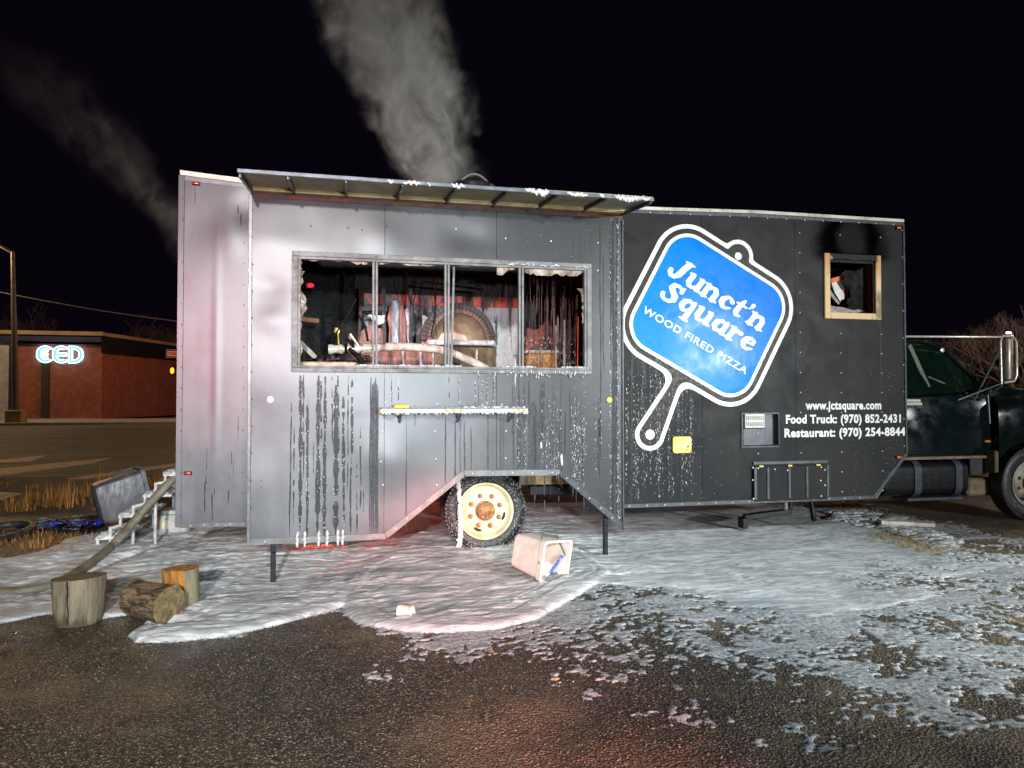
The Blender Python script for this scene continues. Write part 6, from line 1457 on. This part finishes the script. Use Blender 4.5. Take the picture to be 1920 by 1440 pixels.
def letterD(A, B):
    d = rrect(A, B, 0.18, 0.5, 0.52, 0.5, 0.44); d = np.abs(d+0.11)-0.11; d = np.maximum(d, 0.0-A)
    return np.minimum(d, np.maximum(np.abs(A-0.10)-0.10, np.abs(B-0.5)-0.5))
for fn0, u0, nm, wx_ in ((letterC, 0.05, 'letter_c', 1.38), (letterE, 0.90, 'letter_e', 1.22), (letterD, 1.71, 'letter_d', 1.17)):
    fn = (lambda A, B, fn0=fn0, wx_=wx_: fn0(A/wx_, B))
    sc_ = LW/2.53
    pl = lambda a, b: (SX0+(u0+a)*sc_, 45.7, SZ0+b*HH)
    l_ = sheet(fn, -0.1, 0.95, -0.05, 1.05, 0.02, pl, 0.10, (0,1,0)).build(nm, whiteg, sg, norm=True)
    sheet(lambda a, b: fn(a, b)+0.060, -0.1, 0.95, -0.05, 1.05, 0.02, lambda a, b: (SX0+(u0+a)*sc_, 45.69, SZ0+b*HH)).build('cyan_face', cyan, l_, norm=False)
star = MB(); cx_, cz_ = SX0+0.46*LW/2.53, (SZ0+SZ1)/2
V = [(cx_+(0.25 if i % 2 else 0.15)*math.cos(2*PI*i/24), cz_+(0.25 if i % 2 else 0.15)*math.sin(2*PI*i/24)) for i in range(24)]
star.prism(V, 45.66, 45.72).build('star', whiteg, sg)
# street lamp, overhead cable, one way sign, amber signal
q = G(30, 797)
lp = thing('street_lamp', (q[0], q[1], 0), 'tall steel street lamp pole in front of the block building', 'street lamp')
M['pole'] = simple('galvanised_pole', (0.13, 0.105, 0.08), 0.6, 0, 0.3, 4)
tz = U(24, 472, q[1])
MB().tube([(q[0], q[1], 0.0), (tz[0], q[1], tz[2])], [0.20, 0.10], 10).build('pole', M['pole'], lp, smooth=60)
MB().box(q[0]-0.42, q[0]+0.42, q[1]-0.42, q[1]+0.42, 0, 0.85).build('pole_base', M['tanr'], lp, bevel=0.05)
a_ = U(-60, 430, q[1]); MB().tube([(tz[0], q[1], tz[2]-0.05), (tz[0]-0.7, q[1], tz[2]+0.35), (a_[0], q[1], a_[2])], 0.09, 8).build('arm', M['pole'], lp, smooth=60)
lh = MB().obox((a_[0]-0.6, q[1]-0.1, a_[2]), (1.3, 0.5, 0.25)).build('lamp_head', M['pole'], lp, bevel=0.05); MB().obox((a_[0]-0.7, q[1]-0.1, a_[2]-0.14), (0.8, 0.36, 0.03)).build('lens', glow('sodium_lens', (1.0, 0.55, 0.18), 8.0), lh)
lamp('sodium_lamp', 'POINT', (a_[0]-0.7, q[1]-0.1, a_[2]-0.5), 2300, (1.0, 0.66, 0.34), 0.3)
lamp('wing_fill', 'POINT', (-3.0, 40.0, 9.0), 3000, (1.0, 0.45, 0.22), 0.3)  # unseen fill, added to light the wing wall
lamp('corner_lamp', 'POINT', (-7.0, 14.0, 8.5), 480, (1.0, 0.60, 0.22), 0.3)
ca, cb = U(-40, 540, 40), U(345, 604, 44); pts = []
for i in range(17): t = i/16; pts.append(Vector(ca).lerp(Vector(cb), t)-Vector((0, 0, 0.15*math.sin(PI*t))))
tag(MB().tube(pts, 0.035, 5).build('overhead_cable', simple('cable_sheath', (0.09,0.085,0.085), 0.7)), 'thin overhead cable sloping down to the right above the block building', 'cable')
q = U(330, 662, 30); ow = thing('street_sign', (q[0]+0.9, 30, 0), 'black ONE WAY sign with a white border beside the truck', 'sign')
x0s, x1s = U(311,662,30)[0], U(311,662,30)[0]+1.25; z0s, z1s = U(320,671,30)[2], U(320,655,30)[2]
MB().box(x0s, x1s, 30.0, 30.03, z0s, z1s).build('plate', simple('white_sign_edge', (0.7,0.7,0.68), 0.5), ow, bevel=0.01)
MB().box(x0s+0.03, x1s-0.03, 29.994, 29.9995, z0s+0.03, z1s-0.03).build('black_field', M['black'], ow)
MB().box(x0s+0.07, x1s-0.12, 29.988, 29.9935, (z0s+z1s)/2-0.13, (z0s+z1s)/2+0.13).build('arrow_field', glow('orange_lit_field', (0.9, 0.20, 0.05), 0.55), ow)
put_text('ONE WAY', lambda u, v: (u, 29.985, v), x0s+0.11, x1s-0.2, (z0s+z1s)/2-0.08, 0.16, 'lettering', M['black'], ow, 0.02, 1.0)
MB().tube([(x0s+0.9, 30.08, 0), (x0s+0.9, 30.08, z1s)], 0.04, 8).build('post', M['pole'], ow, smooth=60)
q = U(323, 695, 28); sgn = thing('traffic_signal', (q[0]+0.25, 28, 0), 'amber traffic signal glowing at the left edge of the truck', 'traffic signal')
MB().obox((q[0]+0.10, 28.1, q[2]), (0.42, 0.2, 0.42)).build('housing', M['black'], sgn, bevel=0.03)
MB().blob((q[0], 27.98, q[2]), (0.09, 0.06, 0.15), 10, 7, 0.02).build('amber_lens', glow('amber_glow', (1.0, 0.36, 0.02), 2.4), sgn, smooth=60)
MB().tube([(q[0]+0.32, 28.1, 0), (q[0]+0.32, 28.1, q[2]+0.3)], 0.06, 8).build('post', M['pole'], sgn, smooth=60)

# bare trees
M['twig'] = simple('bare_twigs', (0.21, 0.15, 0.115), 0.8, 0, 0.3, 8); M['trunk'] = simple('grey_brown_bark', (0.13, 0.09, 0.06), 0.85, 0, 0.4, 6, 0.5)
def bare_tree(base, H, spread, label, depth=5, seed=1, n0=5, r0=0.16):
    R = random.Random(seed); t = thing('bare_tree', base, label, 'tree', 'bare winter trees'); big = MB(); tw = MB()
    def grow(p, d, L, r, k):
        q_ = p+d*L; mid = p+d*L*0.5+Vector((R.uniform(-1,1), R.uniform(-1,1), R.uniform(-1,1)))*L*0.07
        (big if k <= 1 else tw).tube([p, mid, q_], [r, r*0.85, r*0.68], 5 if k <= 1 else 3, cap=False)
        if k >= depth: return
        nb = R.choice((2, 3, 3)) if k else n0
        for i in range(nb):
            a = 2*PI*(i+R.random())/nb; s = R.uniform(0.45, 1.0)*(spread if k < 2 else 0.85)
            e = Vector((math.cos(a)*s, math.sin(a)*s, R.uniform(0.0, 0.75))); nd = (d*0.75+e).normalized()
            grow(q_ if R.random() < 0.7 or k == 0 else mid, nd, L*R.uniform(0.62, 0.82), r*0.62, k+1)
    grow(Vector(base), Vector((R.uniform(-0.1,0.1), 0, 1)).normalized(), H*0.30, r0, 0)
    big.build('trunk', M['trunk'], t, smooth=60, norm=False); tw.build('crown', M['twig'], t, norm=False)
    return t
p = U(1905, 720, 14)
bare_tree((p[0], 14, 0), 5.4, 1.25, 'bare spreading tree behind the truck cab', 7, 5, 5, 0.12)
p2 = U(1800, 720, 17); bare_tree((p2[0], 17.5, 0), 4.7, 1.35, 'lower bare tree to the left of the spreading tree behind the cab', 7, 12, 6, 0.11)
p3 = U(15, 600, 70); bare_tree((p3[0], 70, 0), 10.5, 0.9, 'faint bare tree behind the flat roof at the far left', 6, 22, 6, 0.25)
p3 = U(312, 600, 75); bare_tree((p3[0]-1, 76, 0), 11.0, 0.9, 'faint bare tree behind the building just left of the truck', 6, 31, 6, 0.25)
hx, hz = [], []
k = NT('scrub_hill'); v = k.obj(); n = k.noise(v, 0.9, 6, 0.65); k.bsdf(k.mix(k.range(n, 0.35, 0.65), (0.02,0.013,0.009), (0.055,0.035,0.022)), 0.95, 0, k.bump(n, 0.6, 0.3))
mb = MB(); pts = []
for i in range(61): x = 14+70*i/60; pts.append((x, 0.0 if i in (0, 60) else 3.4+1.4*fbm(np.array([x*0.25]), np.array([3.0]), 4)[0]+0.4*random.random()))
V = []; 
for j in range(7):
    t = j/6
    for (x, h) in pts: V.append((x, 26+9*t, h*math.sin(PI*t*0.5)**0.8 if j else 0.0))
mb.add(V, [(j*61+i, j*61+i+1, (j+1)*61+i+1, (j+1)*61+i) for j in range(6) for i in range(60)]); tag(mb.build('hillside', k.m, smooth=60), kind='structure')
q = U(1891, 624, 12)
yl = thing('yard_lamp', (q[0], 12, 0), 'small white yard lamp shining among the bare branches', 'lamp')
MB().tube([(q[0]+0.2, 12.05, 0), (q[0]+0.2, 12.05, q[2])], 0.03, 8).build('post', M['pole'], yl, smooth=60)
MB().obox((q[0]+0.05, 12.05, q[2]+0.06), (0.25, 0.15, 0.04)).build('hood', M['black'], yl); MB().obox((q[0], 12.0, q[2]), (0.12, 0.08, 0.06)).build('bulb', glow('white_lamp_glow', (0.85, 0.92, 1.0), 6), yl)
lamp('yard_light', 'POINT', (q[0]-0.3, 11.5, q[2]-0.1), 60, (1.0, 0.80, 0.62), 0.2)

# ================================================================== SMOKE
def smoke_mat(name, path, dens, color, seed, fade):
    """path: list of (z, centre x, radius): smoke thins towards its edge and breaks into billows"""
    k = NT(name); v = k.obj(); x, y, z = k.xyz(v)
    z0_, z1_ = path[0][0], path[-1][0]; t = k.range(z, z0_, z1_, 0, 1, False)
    xs = [p[1] for p in path]; lo, hi = min(xs), max(xs); rmax = max(p[2] for p in path)
    cxn = k.ramp(t, [((p[0]-z0_)/(z1_-z0_), ((p[1]-lo)/(hi-lo))) for p in path]); rn = k.ramp(t, [((p[0]-z0_)/(z1_-z0_), p[2]/rmax) for p in path])
    for rnode in [n for n in k.n if n.bl_idname == 'ShaderNodeValToRGB']: pass
    cx = k.math('ADD', k.math('MULTIPLY', cxn, hi-lo), lo); r = k.math('MULTIPLY', rn, rmax)
    wv = k.map(v, (1, 1, 0.75), (seed, seed*2, 0))
    wob = k.noise(wv, 1.6, 3, 0.5); wob2 = k.noise(k.map(v, (1, 1, 0.8), (seed+9, 3, 1)), 2.3, 6, 0.66, 1.5)
    dx = k.math('SUBTRACT', x, k.math('ADD', cx, k.math('MULTIPLY', k.math('SUBTRACT', wob, 0.5), k.math('MULTIPLY', r, 1.1)))); dy = k.math('SUBTRACT', y, 0.0)
    d = k.math('DIVIDE', k.math('SQRT', k.math('ADD', k.math('MULTIPLY', dx, dx), k.math('MULTIPLY', dy, dy))), r)
    er = k.noise(k.map(v, (1, 1, 0.9), (seed+4, 7, 2)), 1.5, 6, 0.62, 0.6)
    core = k.math('MULTIPLY', k.range(k.math('ADD', d, k.math('MULTIPLY', k.math('SUBTRACT', er, 0.5), 1.9)), 0.20, 0.98, 1.0, 0.0), k.range(d, 0.85, 1.12, 1.0, 0.0))
    n = k.math('MULTIPLY', k.range(wob2, 0.42, 0.66, 0.05, 1.0), core)
    n = k.math('MULTIPLY', n, k.range(t, 0.0, 1.0, fade[0], fade[1], False))
    n = k.math('MULTIPLY', n, dens)
    pv = k.new('ShaderNodeVolumePrincipled'); pv.inputs['Color'].default_value = (*color, 1); k.put(pv.inputs['Density'], n); pv.inputs['Anisotropy'].default_value = 0.0
    k.lk(pv.outputs[0], k.out.inputs['Volume']); return k.m
def smoke(name, y, path, dens, color, seed, label, fade=(1, 0.5), ez=0.0):
    mb = MB(); n = 18; V = []
    for z, cx, r in path:
        for i in range(n): a = 2*PI*i/n; V.append((cx+r*1.22*math.cos(a), y+r*1.22*math.sin(a), z))
    L = len(path)
    mb.add(V, [(j*n+i, j*n+(i+1) % n, (j+1)*n+(i+1) % n, (j+1)*n+i) for j in range(L-1) for i in range(n)]+[tuple(range(n)), tuple((L-1)*n+i for i in range(n))])
    o = mb.build(name, smoke_mat(name, path, dens, color, seed, fade), loc=(0, y, 0)); return tag(o, label, 'smoke', kind='stuff')
def lerp_path(P, n=9):
    zs = np.linspace(P[0][0], P[-1][0], n); a = np.array(P); return [(float(z), float(np.interp(z, a[:,0], a[:,1])), float(np.interp(z, a[:,0], a[:,2]))) for z in zs]
smoke('smoke', 1.3, lerp_path([(3.75,1.42,0.28),(4.1,1.22,0.48),(4.7,0.92,0.70),(5.4,0.66,0.80),(6.2,0.34,0.90),(7.6,-0.15,1.15)], 14), 3.6, (0.82, 0.82, 0.76), 3.0, 'grey smoke rising from the roof vent of the food truck', (1.5, 0.62))
smoke('smoke', 2.3, lerp_path([(3.0,-1.75,0.30),(3.7,-2.15,0.42),(4.4,-2.70,0.52),(5.1,-3.35,0.62),(5.8,-4.1,0.75)]), 0.85, (0.66, 0.60, 0.50), 21.0, 'thin brown smoke drifting up behind the rear end of the truck', (1.0, 0.12))

for o in bpy.data.objects:
    if '_w' in o: del o['_w']
